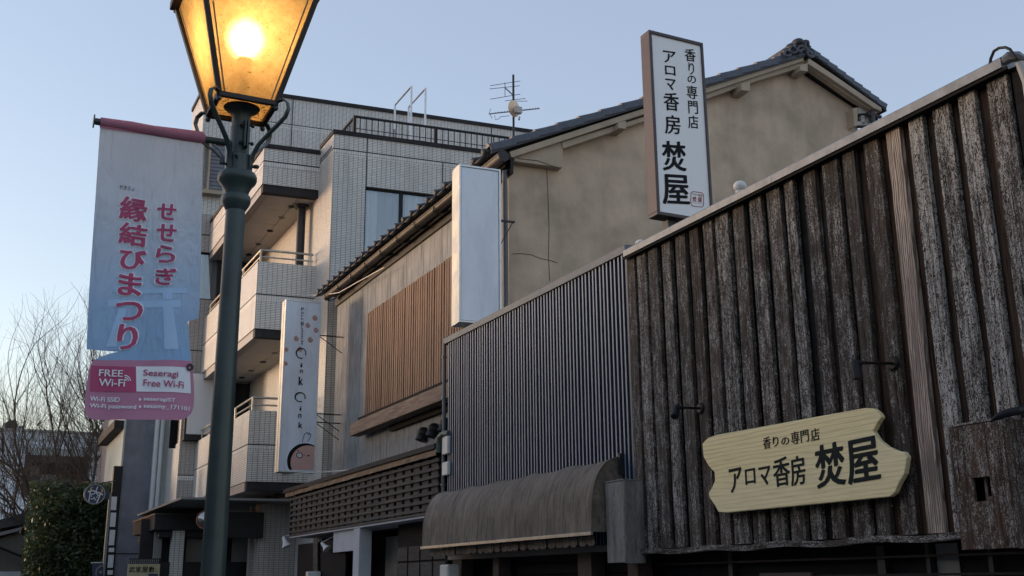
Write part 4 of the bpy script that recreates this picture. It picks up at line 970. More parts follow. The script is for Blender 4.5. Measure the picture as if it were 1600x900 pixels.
mb = MB(); blob(mb, 468, 711.5, 3.9, 3.4, lambda x, y: at(x, y, Y=YO + .002), rot=.3); part('pig_snout', mb, 'white_paint', ok)
t = thing('white_rod', 'thin white rod running under the hanging pig sign to the lattice roof edge', 'rod', at(445, 740, Y=24.2))
part('rod', MB().tube([at(441, 741, Y=24.3), at(500, 738, X=6.8), at(547, 734.5, X=6.9)], .014, 8), 'white_plastic', t)
for pts in (((466, 606), ),):
    pass
mb = MB().tube([at(466, 606 - 145, X=6.9), at(505, 461, X=7.05), at(530, 457, X=7.05), at(560, 440, X=7.05), at(600, 418, X=7.08)], .010, 6)
c = part('cable', mb, 'white_plastic', None); c['label'] = 'thin white cable slung from the tiled building to the gutter end'; c['category'] = 'cable'

# ================================================================== TILED APARTMENT BUILDING
te = R(5.5); AE = Vector((math.cos(te), -math.sin(te), 0)); ty = R(-.5); AY = Vector((math.sin(ty), math.cos(ty), 0)); AO = Vector((7.307, 25.3, 0))
AP = lambda u, v, z: AO + AE * u + AY * v + Vector((0, 0, z))
_nE = AE.cross(Vector((0, 0, 1))); _nY = AY.cross(Vector((0, 0, 1)))
def apv(x, y, v): return atp(x, y, AO + AY * v, _nE)
def apu(x, y, u): return atp(x, y, AO + AE * u, _nY)
def uvz(p):
    q = p - AO; det = AE.x * AY.y - AE.y * AY.x
    return (q.x * AY.y - q.y * AY.x) / det, (AE.x * q.y - AE.y * q.x) / det, p.z
ab = thing('tiled_apartment_block', 'pale tiled apartment block with stacked corner balconies and roof terrace fence', 'building', AO)
vM = 8.05; uB = -1.48; vB = 1.21; uM = -1.95
zA = 12.86
# block A (near wing)
win = (.86, 2.84, 9.55, 11.52)
mb = MB().wall(lambda a, b: AP(a, 0, b), 0, 9.5, 0, 12.34, [win], AY * .14)
mb.wall(lambda a, b: AP(0, a, b), 0, vM, 0, 12.34).wall(lambda a, b: AP(0, a, b), 0, vB, 12.34, zA).wall(lambda a, b: AP(a, 0, b), 0, 9.5, 12.44, zA).wall(lambda a, b: AP(9.5, a, b), 0, vM, 0, zA)
wa = part('wall', mb, 'tile', ab)
part('tile_course', MB().wall(lambda a, b: AP(a, -.002, b), 0, 9.5, 12.32, 12.44).wall(lambda a, b: AP(-.002, a, b), 0, vB, 12.32, 12.44), 'soldier', ab)
part('joint', MB().box(-.004, 9.5, -.004, 0, 12.445, 12.475, AP).box(-.004, 0, 0, vB, 12.445, 12.475, AP).box(.865, .89, -.004, 0, 11.52, 12.44, AP).box(.865, .89, -.004, 0, 12.476, zA, AP).box(2.93, 2.955, -.004, 0, 0, 12.44, AP).box(5.0, 5.025, -.004, 0, 0, 12.44, AP).box(.865, .89, -.004, 0, 0, 9.55, AP), 'fascia_black', ab)
part('parapet_cap', MB().box(-.03, 9.5, -.03, .17, zA, zA + .12, AP).box(-.03, .17, .17, vB - .04, zA, zA + .12, AP).box(uB - .03, .15, vB - .04, vB + .16, zA - .13, zA - .02, AP).box(uB - .03, uB + .16, vB + .16, vM, zA - .13, zA - .02, AP), 'fascia_black', ab)
part('terrace', MB().box(.0, 9.5, .15, vM, 12.5, 12.6, AP).box(uB + .1, 0, vB + .1, vM, 11.98, 12.05, AP), 'terrace', ab)
# window with curtains
def window(u0, u1, z0, z1, v, F, mull=1, parent=ab, curtain=True):
    fw = .05
    f_ = MB().box(u0, u1, v - .02, v + .05, z1 - fw, z1, F).box(u0, u1, v - .02, v + .05, z0, z0 + fw, F).box(u0, u0 + fw, v - .02, v + .05, z0 + fw, z1 - fw, F).box(u1 - fw, u1, v - .02, v + .05, z0 + fw, z1 - fw, F)
    for k in range(mull):
        um = u0 + (u1 - u0) * (k + 1) / (mull + 1); f_.box(um - .045, um + .045, v - .03, v + .055, z0 + fw, z1 - fw, F)
    fr_ = part('window', f_, 'black', parent)
    part('pane', MB().box(u0 + fw, u1 - fw, v + .012, v + .02, z0 + fw, z1 - fw, F), 'glass', fr_)
    if curtain:
        for (ua, ub, dv_, amp) in ((u0 + fw, u0 + fw + (u1 - u0) * .17, .07, .03), (u0 + fw, u1 - fw, .13, .02), (u0 + (u1 - u0) * .58, u0 + (u1 - u0) * .82, .09, .03)):
            mb = MB(); n = int((ub - ua) * 36) + 4; prev = None
            for k in range(n + 1):
                u = ua + (ub - ua) * k / n; vv = v + dv_ + amp * math.sin(k * 1.25 + 1) + .4 * amp * math.sin(k * 3.1)
                if prev: mb.face([F(prev[0], prev[1], z0), F(u, vv, z0), F(u, vv, z1), F(prev[0], prev[1], z1)])
                prev = (u, vv)
            part('curtain', mb, 'curtain' if dv_ < .12 else 'sheer', fr_)
    part('room', MB().box(u0 - .3, u1 + .3, v + .7, v + .75, z0 - .3, z1 + .3, F), 'dark', fr_)
    return fr_
window(win[0], win[1], win[2], win[3], .1, AP)
# terrace fence
fz0, fz1 = 12.98, 13.70; fu0, fu1 = .70, 9.3; fv = .55
fn = part('terrace_rail', MB().box(fu0, fu1, fv - .03, fv + .03, fz1 - .05, fz1, AP).box(fu0, fu1, fv - .02, fv + .02, fz0, fz0 + .04, AP).box(fu0, fu1, fv - .012, fv + .012, fz0 + .35, fz0 + .365, AP).box(fu0 - .03, fu0 + .03, fv, vM - .5, fz1 - .05, fz1, AP), 'black', ab)
bal = MB().box(-.011, .011, -.011, .011, fz0, fz1 - .05).mesh('fence_bar', [M['black']])
u = fu0 + .15
while u < fu1: inst('fence_bar', bal, fn, AP(u, fv, 0), (0, 0, -te)); u += .165
v = fv + .15
while v < vM - .5: inst('fence_bar', bal, fn, AP(fu0, v, 0)); v += .165
for u in (fu0, 2.95, 5.2, 7.4): part('fence_post', MB().box(u - .035, u + .035, fv - .035, fv + .035, 12.6, fz1 - .001, AP), 'black', ab)
# roof ladder loops on the terrace
ld = MB()
a = apv(643, 135, 5.0); u_, _, zt1 = uvz(a); b_ = apv(665, 140, 5.0); u2_, _, _ = uvz(b_)
for uu in (u_, u2_):
    ld.tube([AP(uu, 5.0, 12.6), AP(uu, 5.0, zt1), AP(uu, 6.5, zt1 - .02), AP(uu, 6.5, zt1 - .9)], .035, 8)
for z in [12.8 + .4 * k for k in range(11)]:
    if z < zt1 - 1.2: ld.tube([AP(u_, 5.0, z), AP(u2_, 5.0, z)], .02, 6)
part('roof_ladder', ld, 'alu', ab, smooth=True)
# main block (set back, one storey higher)
zM = 17.4
MBu0, MBu1 = uM, 12.5
bay = [(-1.68, -.9, 9.99 + .2, 11.62), ]
mb = MB().wall(lambda a, b: AP(a, vM, b), uM, MBu1, 3.4, zM, [(uM + .2, uB, 10.2, 11.75), (uM + .22, uB, 6.0, 7.75)], AY * .15)
mb2 = MB().wall(lambda a, b: AP(a, vM, b), uM, MBu1, 13.0, zM).wall(lambda a, b: AP(uM, a, b), vM, vM + 2.2, 3.4, zM, [(8.35, 9.3, 5.75, 6.75)], AE * .1)
part('wall', mb2, 'tile', ab)
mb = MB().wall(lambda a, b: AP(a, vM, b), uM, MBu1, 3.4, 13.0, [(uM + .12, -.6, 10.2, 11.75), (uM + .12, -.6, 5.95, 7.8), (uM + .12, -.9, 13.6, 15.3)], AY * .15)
part('wall', mb, 'tile_shaded', ab, label='tiles behind the balconies, shade put into their colour')
for zz in (16.85, 16.3): pass
part('joint', MB().box(uM, MBu1, vM - .006, vM, 16.45, 16.48, AP).box(.9, .93, vM - .006, vM, 13, 16.45, AP).box(.9, .93, vM - .006, vM, 16.481, zM, AP).box(4.4, 4.43, vM - .006, vM, 13, 16.45, AP).box(4.4, 4.43, vM - .006, vM, 16.481, zM, AP).box(8, 8.03, vM - .006, vM, 13, 16.45, AP).box(8, 8.03, vM - .006, vM, 16.481, zM, AP).box(uM - .004, uB, vM - .006, vM, 12.3, 12.33, AP).box(uM - .004, uB, vM - .006, vM, 8.55, 8.58, AP).box(uM - .004, uB, vM - .006, vM, 4.75, 4.78, AP), 'fascia_black', ab)
part('tile_course', MB().wall(lambda a, b: AP(a, vM - .003, b), uM, MBu1, 16.33, 16.45), 'soldier', ab)
part('tile_course', MB().wall(lambda a, b: AP(a, vM - .003, b), uM, uB, 4.63, 4.75), 'soldier', ab)
part('parapet_cap', MB().box(uM - .05, MBu1, vM - .05, vM + .2, zM, zM + .13, AP).box(uM - .05, uM + .2, vM + .2, vM + 2.2, zM, zM + .13, AP), 'fascia_black', ab)
part('roof', MB().box(uM + .05, MBu1, vM + .1, vM + 2.1, zM - .5, zM - .4, AP), 'terrace', ab)
window(uM + .12, -.6, 10.2, 11.75, vM + .1, AP, 0); window(uM + .12, -.6, 5.95, 7.8, vM + .1, AP, 0)
# protruding top floor bay window and lower corner window on the street side
by = part('bay_window', MB().box(uM - .02, -1.25, vM - .30, vM - .001, 13.62, 13.75, AP).box(uM - .02, -1.25, vM - .3, vM - .001, 15.33, 15.4, AP).box(uM - .02, uM + .06, vM - .3, vM - .24, 13.751, 15.329, AP).box(-1.75, -1.68, vM - .3, vM - .24, 13.751, 15.329, AP).box(uM - .02, uM + .02, vM - .08, vM - .001, 13.751, 15.329, AP), 'beige_trim', ab)
part('pane', MB().box(uM, uM + .008, vM - .24, vM - .08, 13.76, 15.32, AP), 'white_paint', by)
part('louver_panel', MB().box(-1.68, -1.25, vM - .2, vM - .18, 13.76, 15.32, AP), 'shutter', by)
lo = MB()
for k in range(12): lo.box(-1.68, -1.25, vM - .23, vM - .201, 13.8 + k * .125, 13.9 + k * .125, AP)
part('louvers', lo, 'blue_grey_wall', by)
bw = part('bay_window', MB().box(uM + .05, -.6, vM - .32, vM - .001, 5.78, 5.95, AP).box(uM + .05, uM + .1, vM - .3, vM - .001, 5.951, 7.9, AP), 'fascia_black', ab)
part('pane', MB().box(uM + .1, -.6, vM - .29, vM - .28, 5.96, 7.8, AP), 'curtain', bw)
part('street_window', MB().box(uM + .02, uM + .1, 8.35, 9.3, 5.75, 6.75, AP), 'glass_black', ab)
# balconies
def railing(z, parent):
    mb = MB(); zr, zr2 = z + .33, z + .15
    for q in (zr, zr2):
        mb.tube([AP(uB + .08, vM - .1, q), AP(uB + .08, vB + .08, q), AP(-.05, vB + .08, q)], .03 if q == zr else .022, 8)
    for u in (uB + .08, -.12): mb.tube([AP(u, vB + .08, z), AP(u, vB + .08, zr)], .028, 8)
    for v in (3.2, 5.4, 7.6): mb.tube([AP(uB + .08, v, z), AP(uB + .08, v, zr)], .028, 8)
    part('railing', mb, 'rail', parent, smooth=True)
def balcony(z0, z1, rail, soff=True, top_course=None):
    th = .14
    mb = MB().box(uB, -.0, vB, vB + th, z0, z1, AP).box(uB, uB + th, vB + th, vM, z0, z1, AP)
    b = part('balcony', mb, 'tile', ab)
    jz = top_course
    part('joint', MB().box(uB - .004, 0, vB - .004, vB, jz, jz + .03, AP).box(uB - .004, uB, vB, vM, jz, jz + .03, AP), 'fascia_black', b)
    part('tile_course', MB().wall(lambda a, c_: AP(a, vB - .003, c_), uB, 0, jz - .13, jz).wall(lambda a, c_: AP(uB - .003, a, c_), vB, vM, jz - .13, jz), 'soldier', b)
    part('slab_edge', MB().box(uB + .03, 0, vB + .03, vB + .25, z0 - .22, z0 - .003, AP), 'fascia_black', b)
    part('slab_edge', MB().box(uB + .03, uB + .25, vB + .25, vM - .0, z0 - .22, z0 - .003, AP), 'tile_shaded', b)
    part('slab', MB().box(uB + .25, 3.0, vB + .25, vM, z0 - .12, z0 + .02, AP), 'fascia_black', b)
    # soffit panels
    sz = z0 - .2; us = [uB + .25, -.45, .6, 1.6, 2.8]; vs = [vB + .26, 2.6, 3.9, 5.2, 6.5, vM - .02]
    for i in range(len(us) - 1):
        for j in range(len(vs) - 1):
            part('soffit_panel', MB().box(us[i] + .008, us[i + 1] - .008, vs[j] + .008, vs[j + 1] - .008, sz, sz + .02, AP), 'soffit', b)
    for j, (u, v) in enumerate(((-.45, 2.2), (-.45, 3.2), (-.45, 4.5), (-.45, 5.9), (-.45, 7.1), (.25, 2.3), (.25, 4.7), (.25, 6.9))):
        part('downlight', MB().lathe([(.09, 0), (.09, .02), (.06, .02), (.05, .0)], AP(u, v, sz - .021), 14, (0, 0, 1)), 'metal_grey' if j % 2 else 'black', b, smooth=True)
    if rail: railing(z1, b)
    return b
balcony(11.72, zA - .14, False, top_course=12.34)
balcony(7.84, 9.60, True, top_course=8.72)
balcony(4.02, 5.76, True, top_course=4.9)
# recessed back wall, doors and columns inside the balconies
part('wall', MB().box(2.6, 2.7, vB, vM, 3.4, 12.0, AP), 'tile_shaded', ab, label='inner wall of the balconies, shade put into its colour')
for z0, z1 in ((7.9, 11.5), (4.1, 7.6)):
    part('sliding_door', MB().box(.02, .08, 2.4, 5.4, z0, z0 + 2.9, AP).box(.02, .1, 2.3, 2.4, z0, z1, AP), 'glass_black', ab)
    part('door_surround', MB().box(.1, .13, 2.0, vM, z0, z1, AP), 'beige_trim', ab)
    part('column', MB().tube([AP(-.22, 2.0, z0), AP(-.22, 2.0, z1)], .115, 16).tube([AP(-.22, 2.0, z1 - .08), AP(-.22, 2.0, z1)], .19, 16), 'metal_dark', ab, smooth=True)
part('shade_sheet', MB().box(uB + .3, 2.6, vM - .06, vM - .02, 4.1, 7.6, AP).box(uB + .3, 2.6, vM - .06, vM - .02, 7.9, 11.5, AP), 'fascia_black', ab)  # dark sheet standing in for the shade deep inside the balconies
# ground floor under the balconies
part('ground_soffit', MB().box(-3.0, 3, 1.0, vM, 3.55, 3.6, AP), 'shutter', ab)
part('ground_wall', MB().box(-1.0, 3, 2.6, 2.75, .12, 3.5, AP), 'tile_shaded', ab)
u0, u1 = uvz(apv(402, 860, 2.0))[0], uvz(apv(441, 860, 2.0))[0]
part('pillar', MB().box(u0, u1 + .4, 2.0, 2.4, .12, 3.54, AP), 'tile_shaded', ab)
u0 = uvz(apv(345, 860, 2.3))[0]
part('entrance_fascia', MB().box(u0, uvz(apv(412, 820, 1.8))[0], 1.8, 2.2, uvz(apv(380, 840, 1.8))[2], uvz(apv(380, 800, 1.8))[2], AP), 'black', ab)
for k in range(2):
    a = uvz(apv((290, 362)[k], 870, 4.6))[0]; b = uvz(apv((345, 404)[k], 870, 4.6))[0]
    part('shutter', MB().box(a, b, 4.6, 4.65, .12, 3.0, AP), 'shutter', ab)
part('dark_base', MB().box(-3.2, 0, 4.2, 4.3, .12, uvz(apv(370, 878, 4.2))[2], AP), 'black', ab)
part('entrance_wall', MB().box(-3.3, 0, 4.9, 5.0, .12, 3.3, AP), 'fascia_black', ab)
u0, u1 = uvz(apv(268, 860, 4.1))[0], uvz(apv(287, 860, 4.1))[0]
part('pillar', MB().box(u0, u1, 4.1, 4.4, .12, 3.0, AP), 'tile', ab)
u0, u1 = uvz(apv(240, 860, 4.5))[0], uvz(apv(252, 860, 4.5))[0]
part('side_wall', MB().box(u0, u1, 4.5, 4.6, .12, 3.0, AP), 'shutter', ab)
part('canopy', MB().box(-3.1, -1.0, 4.0, 7.9, 2.98, 3.36, AP).box(-2.95, -1.0, 4.15, 7.9, 2.80, 2.978, AP), 'fascia_black', ab, bevel=.01)
part('canopy_edge', MB().box(-3.12, -1.0, 3.98, 4.02, 3.361, 3.40, AP).box(-3.12, -3.08, 4.021, 7.9, 3.361, 3.40, AP), 'metal_dark', ab)

# TV antenna behind the house roof
an = thing('tv_antenna', 'roof aerial mast with yagi arms and a round dish coloured as in warm evening light', 'antenna', AP(5.9, 3.0, 12.6))
vA = 3.0; Q = lambda x, y, dv=0: apv(x, y, vA + dv)
part('mast', MB().tube([AP(uvz(Q(802, 200))[0], vA, 12.6), Q(802, 117)], .035, 10), 'metal_dark', an, smooth=True)
yg = MB()
for (xa, ya_, xb, yb_) in ((766, 134, 813, 126.5), (765, 139, 812, 134), (766, 155, 813, 147), (789, 157.5, 821, 153.7), (800, 158, 824, 158)): yg.tube([Q(xa, ya_), Q(xb, yb_)], .010, 6)
yg.tube([Q(789, 129), Q(789, 151)], .012, 6).tube([Q(789, 137), Q(802, 149)], .02, 6)
part('vhf_aerial', yg, 'metal_grey', an)
yb2 = MB().tube([Q(764, 178), Q(843, 169.5)], .018, 6)
for k in range(16):
    x = 775 + k * 4.4; y = 177 - (x - 764) * .107; yb2.tube([Q(x, y, -.25), Q(x, y, .25)], .010, 5); yb2.tube([Q(x, y - .9), Q(x, y + .9)], .012, 5)
yb2.tube([Q(767, 170), Q(764.5, 176), Q(769, 185)], .010, 5).tube([Q(773, 180), Q(774, 187), Q(779, 186), Q(783, 182), Q(796, 181)], .010, 5)
part('uhf_aerial', yb2, 'metal_grey', an)
c = Q(806, 169, -.15)
M['dish'] = simple('dish_warm_lit', (.80, .60, .40), .6, var=.1, bump=.05)  # warm low sun on the dish is put into its colour
part('dish', MB().lathe([(0, .0), (.12, .01), (.2, .035), (.26, .07), (.265, .08), (.2, .045), (.12, .02), (0, .013)], c, 28, (-.35, .9, .1)), 'dish', an, smooth=True)
part('dish_mount', MB().tube([c, Q(802, 169)], .05, 8).box(-.10, .12, -.1, .05, -.1, .1, lambda a, b, d: c + Vector((a, b - .1, d - .12))).tube([c + Vector((.1, -.05, -.3)), Q(811, 187, -.3)], .03, 6), 'pvc', an)

# ================================================================== STREET LAMP WITH BANNER
LX, LY = 1.262, 6.5
lp = thing('street_lamp', 'green cast iron street lamp with a glowing amber glass lantern', 'street lamp', (LX, LY, 0))
c0 = (LX, LY, 0)
part('base', MB().lathe([(.19, .0), (.19, .08), (.16, .12), (.15, .5), (.12, .55), (.09, .62), (.085, .75)], c0, 24), 'pole', lp, smooth=True)
part('pole', MB().lathe([(.078, .75), (.074, 1.4), (.072, 1.7), (.060, 3.86)], c0, 32, flute=.045), 'pole', lp, smooth=True)
part('collar', MB().lathe([(.060, 3.86), (.078, 3.89), (.088, 3.91), (.091, 3.93), (.086, 3.955), (.072, 3.965), (.078, 3.99), (.092, 4.02), (.113, 4.045), (.121, 4.062), (.121, 4.085), (.112, 4.105), (.09, 4.112)], c0, 32), 'pole', lp, smooth=True)
mb = MB(); 
part('collar_block', MB().lathe([(.084, 4.112), (.084, 4.225), (.075, 4.232)], c0, 12), 'pole', lp, bevel=.004)
part('stem', MB().lathe([(.062, 4.232), (.0625, 4.42), (.058, 4.425), (.058, 4.50), (.075, 4.525), (.10, 4.54)], c0, 28), 'pole', lp, smooth=True)
for a in (200, 250, 20, 330):
    d = Vector((math.cos(R(a)), math.sin(R(a)), 0)); q = Vector((LX, LY, 4.15 if a in (200, 330) else 4.19)) + d * .08
    part('bolt', MB().tube([q, q + d * .035], .008, 8).ball(q + d * .042, .014), 'pole', lp, smooth=True)
for dx in (-.008, .008):
    part('clamp_plate', MB().box(LX + .02 + dx - .004, LX + .02 + dx + .004, LY - .11, LY - .055, 4.26, 4.45), 'pole', lp)
for z in (4.29, 4.41):
    q = Vector((LX + .02, LY - .085, z)); part('clamp_bolt', MB().tube([q - Vector((.04, 0, 0)), q + Vector((.045, 0, 0))], .007, 8).ball(q - Vector((.034, 0, 0)), .013).ball(q + Vector((.04, 0, 0)), .013), 'metal_dark', lp, smooth=True)
brk = [(.088, 4.115), (.092, 4.17), (.105, 4.225), (.14, 4.285), (.20, 4.34), (.265, 4.395), (.325, 4.45), (.345, 4.50), (.335, 4.545), (.30, 4.572), (.262, 4.565), (.243, 4.54), (.252, 4.518)]
for a in (45, 135, 225, 315):
    d = Vector((math.cos(R(a)), math.sin(R(a)), 0)); s_ = Vector((-d.y, d.x, 0))
    pts = [Vector((LX, LY, z)) + d * r for r, z in brk]
    o = part('scroll_bracket', MB().ribbon(pts, s_ * .030, .011), 'pole', lp, smooth=True)
    part('scroll_tip', MB().ball(pts[-1], .017), 'pole', o, smooth=True)
# lantern
zb, zt = 4.55, 5.40; hb, ht = .178, .402
corner = lambda sx, sy, z, g=0: Vector((LX + sx * (hb + (ht - hb) * (z - zb) / (zt - zb) + g), LY + sy * (hb + (ht - hb) * (z - zb) / (zt - zb) + g), z))
def bar(p, q, w_=.028):
    d = (q - p).normalized(); a = d.cross(Vector((0, 0, 1))) if abs(d.z) < .5 else Vector((1, 0, 0)); a = a.normalized(); b = d.cross(a).normalized(); a *= w_ / 2; b *= w_ / 2
    return MB().hexa([p - a - b, p + a - b, p + a + b, p - a + b], [q - a - b, q + a - b, q + a + b, q - a + b])
for sx, sy in ((-1, -1), (1, -1), (1, 1), (-1, 1)):
    part('corner_bar', bar(corner(sx, sy, zb + .014), corner(sx, sy, zt), .034), 'lantern_frame', lp, bevel=.003)
seq = [(-1, -1), (1, -1), (1, 1), (-1, 1)]
for k in range(4):
    a, b = seq[k], seq[(k + 1) % 4]
    part('bottom_bar', bar(corner(*a, zb), corner(*b, zb), .030), 'lantern_frame', lp)
    part('rim', bar(corner(*a, zt, .012), corner(*b, zt, .012), .06), 'lantern_frame', lp, bevel=.004)
    p = [corner(*a, zb + .02, -.008), corner(*b, zb + .02, -.008), corner(*b, zt - .02, -.008), corner(*a, zt - .02, -.008)]
    part('glass_pane', MB().face(p), 'amber', lp)
    mid = lambda P, Qq, f: P * (1 - f) + Qq * f
    for f in (.055, .945):
        part('glazing_bead', bar(mid(p[0], p[1], f + (.03 if f < .5 else -.03)), mid(p[3], p[2], f), .007), 'copper', lp)
ib = .17
part('bottom_pane', MB().wall(lambda a, b: Vector((a, b, zb + .012)), LX - ib, LX + ib, LY - ib, LY + ib, [(LX - .06, LX + .06, LY - .06, LY + .06)]), 'amber_dirty', lp)
part('bottom_plate', MB().lathe([(.10, 4.541), (.115, 4.556), (.07, 4.575), (.03, 4.60), (.03, 4.82), (.05, 4.84), (.05, 4.90)], c0, 20), 'lantern_frame', lp, smooth=True)
part('lantern_roof', MB().hexa([corner(-1, -1, zt, .03) + Vector((0, 0, .032)), corner(1, -1, zt, .03) + Vector((0, 0, .032)), corner(1, 1, zt, .03) + Vector((0, 0, .032)), corner(-1, 1, zt, .03) + Vector((0, 0, .032))], [Vector((LX + a * .14, LY + b * .14, 5.72)) for a, b in seq]).lathe([(.13, 5.721), (.13, 5.8), (.18, 5.82), (.1, 5.92), (.03, 5.96), (0, 6.05)], c0, 16), 'lantern_frame', lp)
part('bulb', MB().ball((LX, LY, 5.05), .145, 28, 18, (1, 1, 1.1)), 'glow', lp, smooth=True)
# banner arm
zr = 4.305
part('banner_arm', MB().tube([(LX - .05, LY, zr), (.395, LY, zr)], .021, 12).tube([(.392, LY, zr), (.385, LY, zr)], .042, 12), 'pole', lp, smooth=True)
part('arm_brace', MB().tube([(LX - .09, LY - .02, 4.15), (LX - .11, LY - .01, 4.19), (LX - .16, LY, 4.24), (LX - .24, LY, 4.285)], .008, 6), 'pole', lp, smooth=True)

bn = thing('torn_banner', 'torn pale blue and pink street banner hanging from the street lamp arm', 'banner', (.74, LY, zr))
def warp(p):
    dz = zr - p.z; p = Vector(p)
    p.y += (.020 * math.sin(p.x * 9 + dz * 1.6) + .007 * math.sin(p.x * 23 - dz * 3)) * min(1, dz * 1.5) + .03 * max(0, dz - 1.35) * math.sin(p.x * 6) - .05 * max(0, dz - 1.3) ** 1.5
    return p
def BP(g): return lambda x, y: warp(at(x, y, Y=LY)) + Vector((0, -g, 0))
def rows_mesh(rows, P, nc=14, mb=None):
    mb = mb or MB(); prev = None
    for (y, xl, xr, sl_) in rows:
        cur = [P(xl + (xr - xl) * k / nc, y + sl_ * (k / nc - .5)) for k in range(nc + 1)]
        if prev:
            for k in range(nc): mb.face([prev[k], cur[k], cur[k + 1], prev[k + 1]])
        prev = cur
    return mb
up = [(205, 156.5, 317.5, 20)] + [(205 + k * 18, 156.5 - 19.5 * k / 16, 317.5 - 7 * k / 16, 20 - 9 * k / 16) for k in range(1, 16)] + [(493, 137.6, 309.6, 10)]
up2 = [(493, 137.6, 309.6, 10), (497.5, 137.3, 309, 2), (502, 137.2, 293, 2), (520, 136.3, 295, 2), (538, 135.7, 296, 2), (545.5, 135.6, 296.5, 0), (547, 170, 296.5, -1.5), (548, 186, 296.5, -2)]
low = [(548, 186, 296.8, -2), (551, 172, 297, -1.2), (556, 158, 297.5, -.5), (563, 148, 298.5, 3)]
ban = MB(); P0 = BP(0)
rows_mesh(up, P0, 16, ban); rows_mesh(up2, P0, 16, ban); rows_mesh(low, P0, 16, ban)
cl = part('banner_cloth', ban, 'banner', bn, smooth=True); cl['label'] = 'pale blue printed cloth, torn across near its foot'
pk_rows = [(563, 148, 298.5, 3), (568, 143.5, 299.5, 3), (580, 139, 301, 2), (600, 135.5, 302.5, 1), (620, 133, 303.2, 0), (636, 132.2, 302.5, -1), (646, 134, 299, -1), (652, 139, 293.5, -1), (655.5, 147, 286, 0), (657, 158, 276, 2)]
pkm = part('banner_foot', rows_mesh(pk_rows, BP(0), 16), 'pink_lite', bn, smooth=True)
# sleeve round the arm and hem
mb = MB(); mb.tube([(.425, LY, zr), (.60, LY, zr + .003), (.85, LY, zr - .002), (1.045, LY, zr)], [.030, .033, .031, .031], 14)
mb2 = rows_mesh([(197, 157, 318, 20), (203, 156.8, 317.8, 20), (209.5, 156.6, 317.6, 20)], BP(.012), 12, mb)
part('sleeve', mb, 'pink', bn, smooth=True)
part('hem', rows_mesh([(209.7, 156.6, 317.6, 20), (210.8, 156.6, 317.6, 20)], BP(.013), 12), 'magenta', bn)
# pale gate drawing
mb = MB()
rows_mesh([(469, 168, 282, 3), (480, 168, 282, 3)], BP(.004), 8, mb); rows_mesh([(450, 178, 292, 3), (458, 178, 292, 3)], BP(.004), 8, mb)
rows_mesh([(481, 254, 270, 0), (547, 256, 278, 0)], BP(.004), 4, mb); rows_mesh([(481, 186, 199, 0), (541, 166, 182, 0)], BP(.004), 4, mb); rows_mesh([(458, 254, 269, 0), (469, 254, 269, 0)], BP(.004), 3, mb)
part('gate_print', mb, 'pale_print', bn)
def FB(g): return lambda x, y: at(x, y, Y=LY) + Vector((0, -g, 0))
big = [('縁', (186, 231, 308, 346)), ('結', (185, 231, 348, 384)), ('び', (186, 229, 387, 422)), ('ま', (184, 223, 425, 463)), ('つ', (180, 224, 469, 502)), ('り', (183, 216, 506, 548)),
       ('せ', (245, 276, 317, 344)), ('せ', (244, 276, 349, 378)), ('ら', (243, 274, 383, 412)), ('ぎ', (242, 275, 418, 447))]
mw, mm = MB(), MB()
for ch, bx in big:
    sl_ = -.02
    put_text(mw, ch, FB(.006), bx, .085, sl_, pad=2.4); put_text(mm, ch, FB(.010), bx, .042, sl_)
def fix(mbx, g):
    """bend flat lettering (laid out on the plane y = LY, in front by its stacking order) onto the cloth"""
    for k, v in enumerate(mbx.v):
        q = warp(Vector((v.x, LY, v.z))); mbx.v[k] = Vector((v.x, q.y + (v.y - LY), v.z))
    return mbx
part('letter_outline', fix(mw, .006), 'white_print', bn); part('letters', fix(mm, .010), 'magenta', bn)
mb = MB(); put_text(mb, 'せきミィ', FB(.006), (186, 210, 291, 298), .01, -.03); part('caption', fix(mb, .006), 'ink', bn)
mb = MB()
sh = [(572 + k * 8, 142.5 - k * .3, 212, 3.2) for k in range(6)]
part('magenta_box', rows_mesh(sh, BP(.005), 8), 'magenta', bn)
part('white_box', rows_mesh([(574 + k * 8, 212.3, 296 + k * .3, 3.0) for k in range(6)], BP(.005), 8), 'white_print', bn)
mb = MB(); put_text(mb, 'FREE', FB(.01), (154.7, 192, 577.5, 588.5), .03, .02); put_text(mb, 'Wi-Fi', FB(.01), (154.5, 195, 592, 604), .03, .02)
for r in (3, 6, 9): stroke(mb, [(194 + r * math.cos(R(a)), 596 - r * math.sin(R(a))) for a in range(0, 100, 15)], 1.5, FB(.01))
put_text(mb, 'Wi-Fi SSID', FB(.01), (140.5, 186.5, 620, 628), .035, -.02); put_text(mb, '▶', FB(.01), (216, 220, 622.5, 628.5)); put_text(mb, 'seseragiST', FB(.01), (223, 272, 622.5, 630.5), .035, -.02)
put_text(mb, 'Wi-Fi password', FB(.01), (139.6, 211.5, 632, 641), .035, -.02); put_text(mb, '▶', FB(.01), (216, 220, 634, 640)); put_text(mb, 'sesamy_171101', FB(.01), (222.5, 295, 634, 643), .035, -.02)
part('white_lettering', fix(mb, .010), 'white_print', bn)
mb = MB(); put_text(mb, 'Seseragi', FB(.01), (223, 277, 579.5, 592.5), .02, -.01); put_text(mb, 'Free Wi-Fi', FB(.01), (223, 286, 595.5, 606.5), .02, -.01)
part('dark_lettering', fix(mb, .010), 'magenta', bn)
ce = BP(.012)(295.5, 575); part('eyelet', MB().lathe([(.020, 0), (.022, .006), (.010, .008), (.008, 0)], ce, 16, (0, -1, 0), cap=False), 'brown_frame', bn, smooth=True)

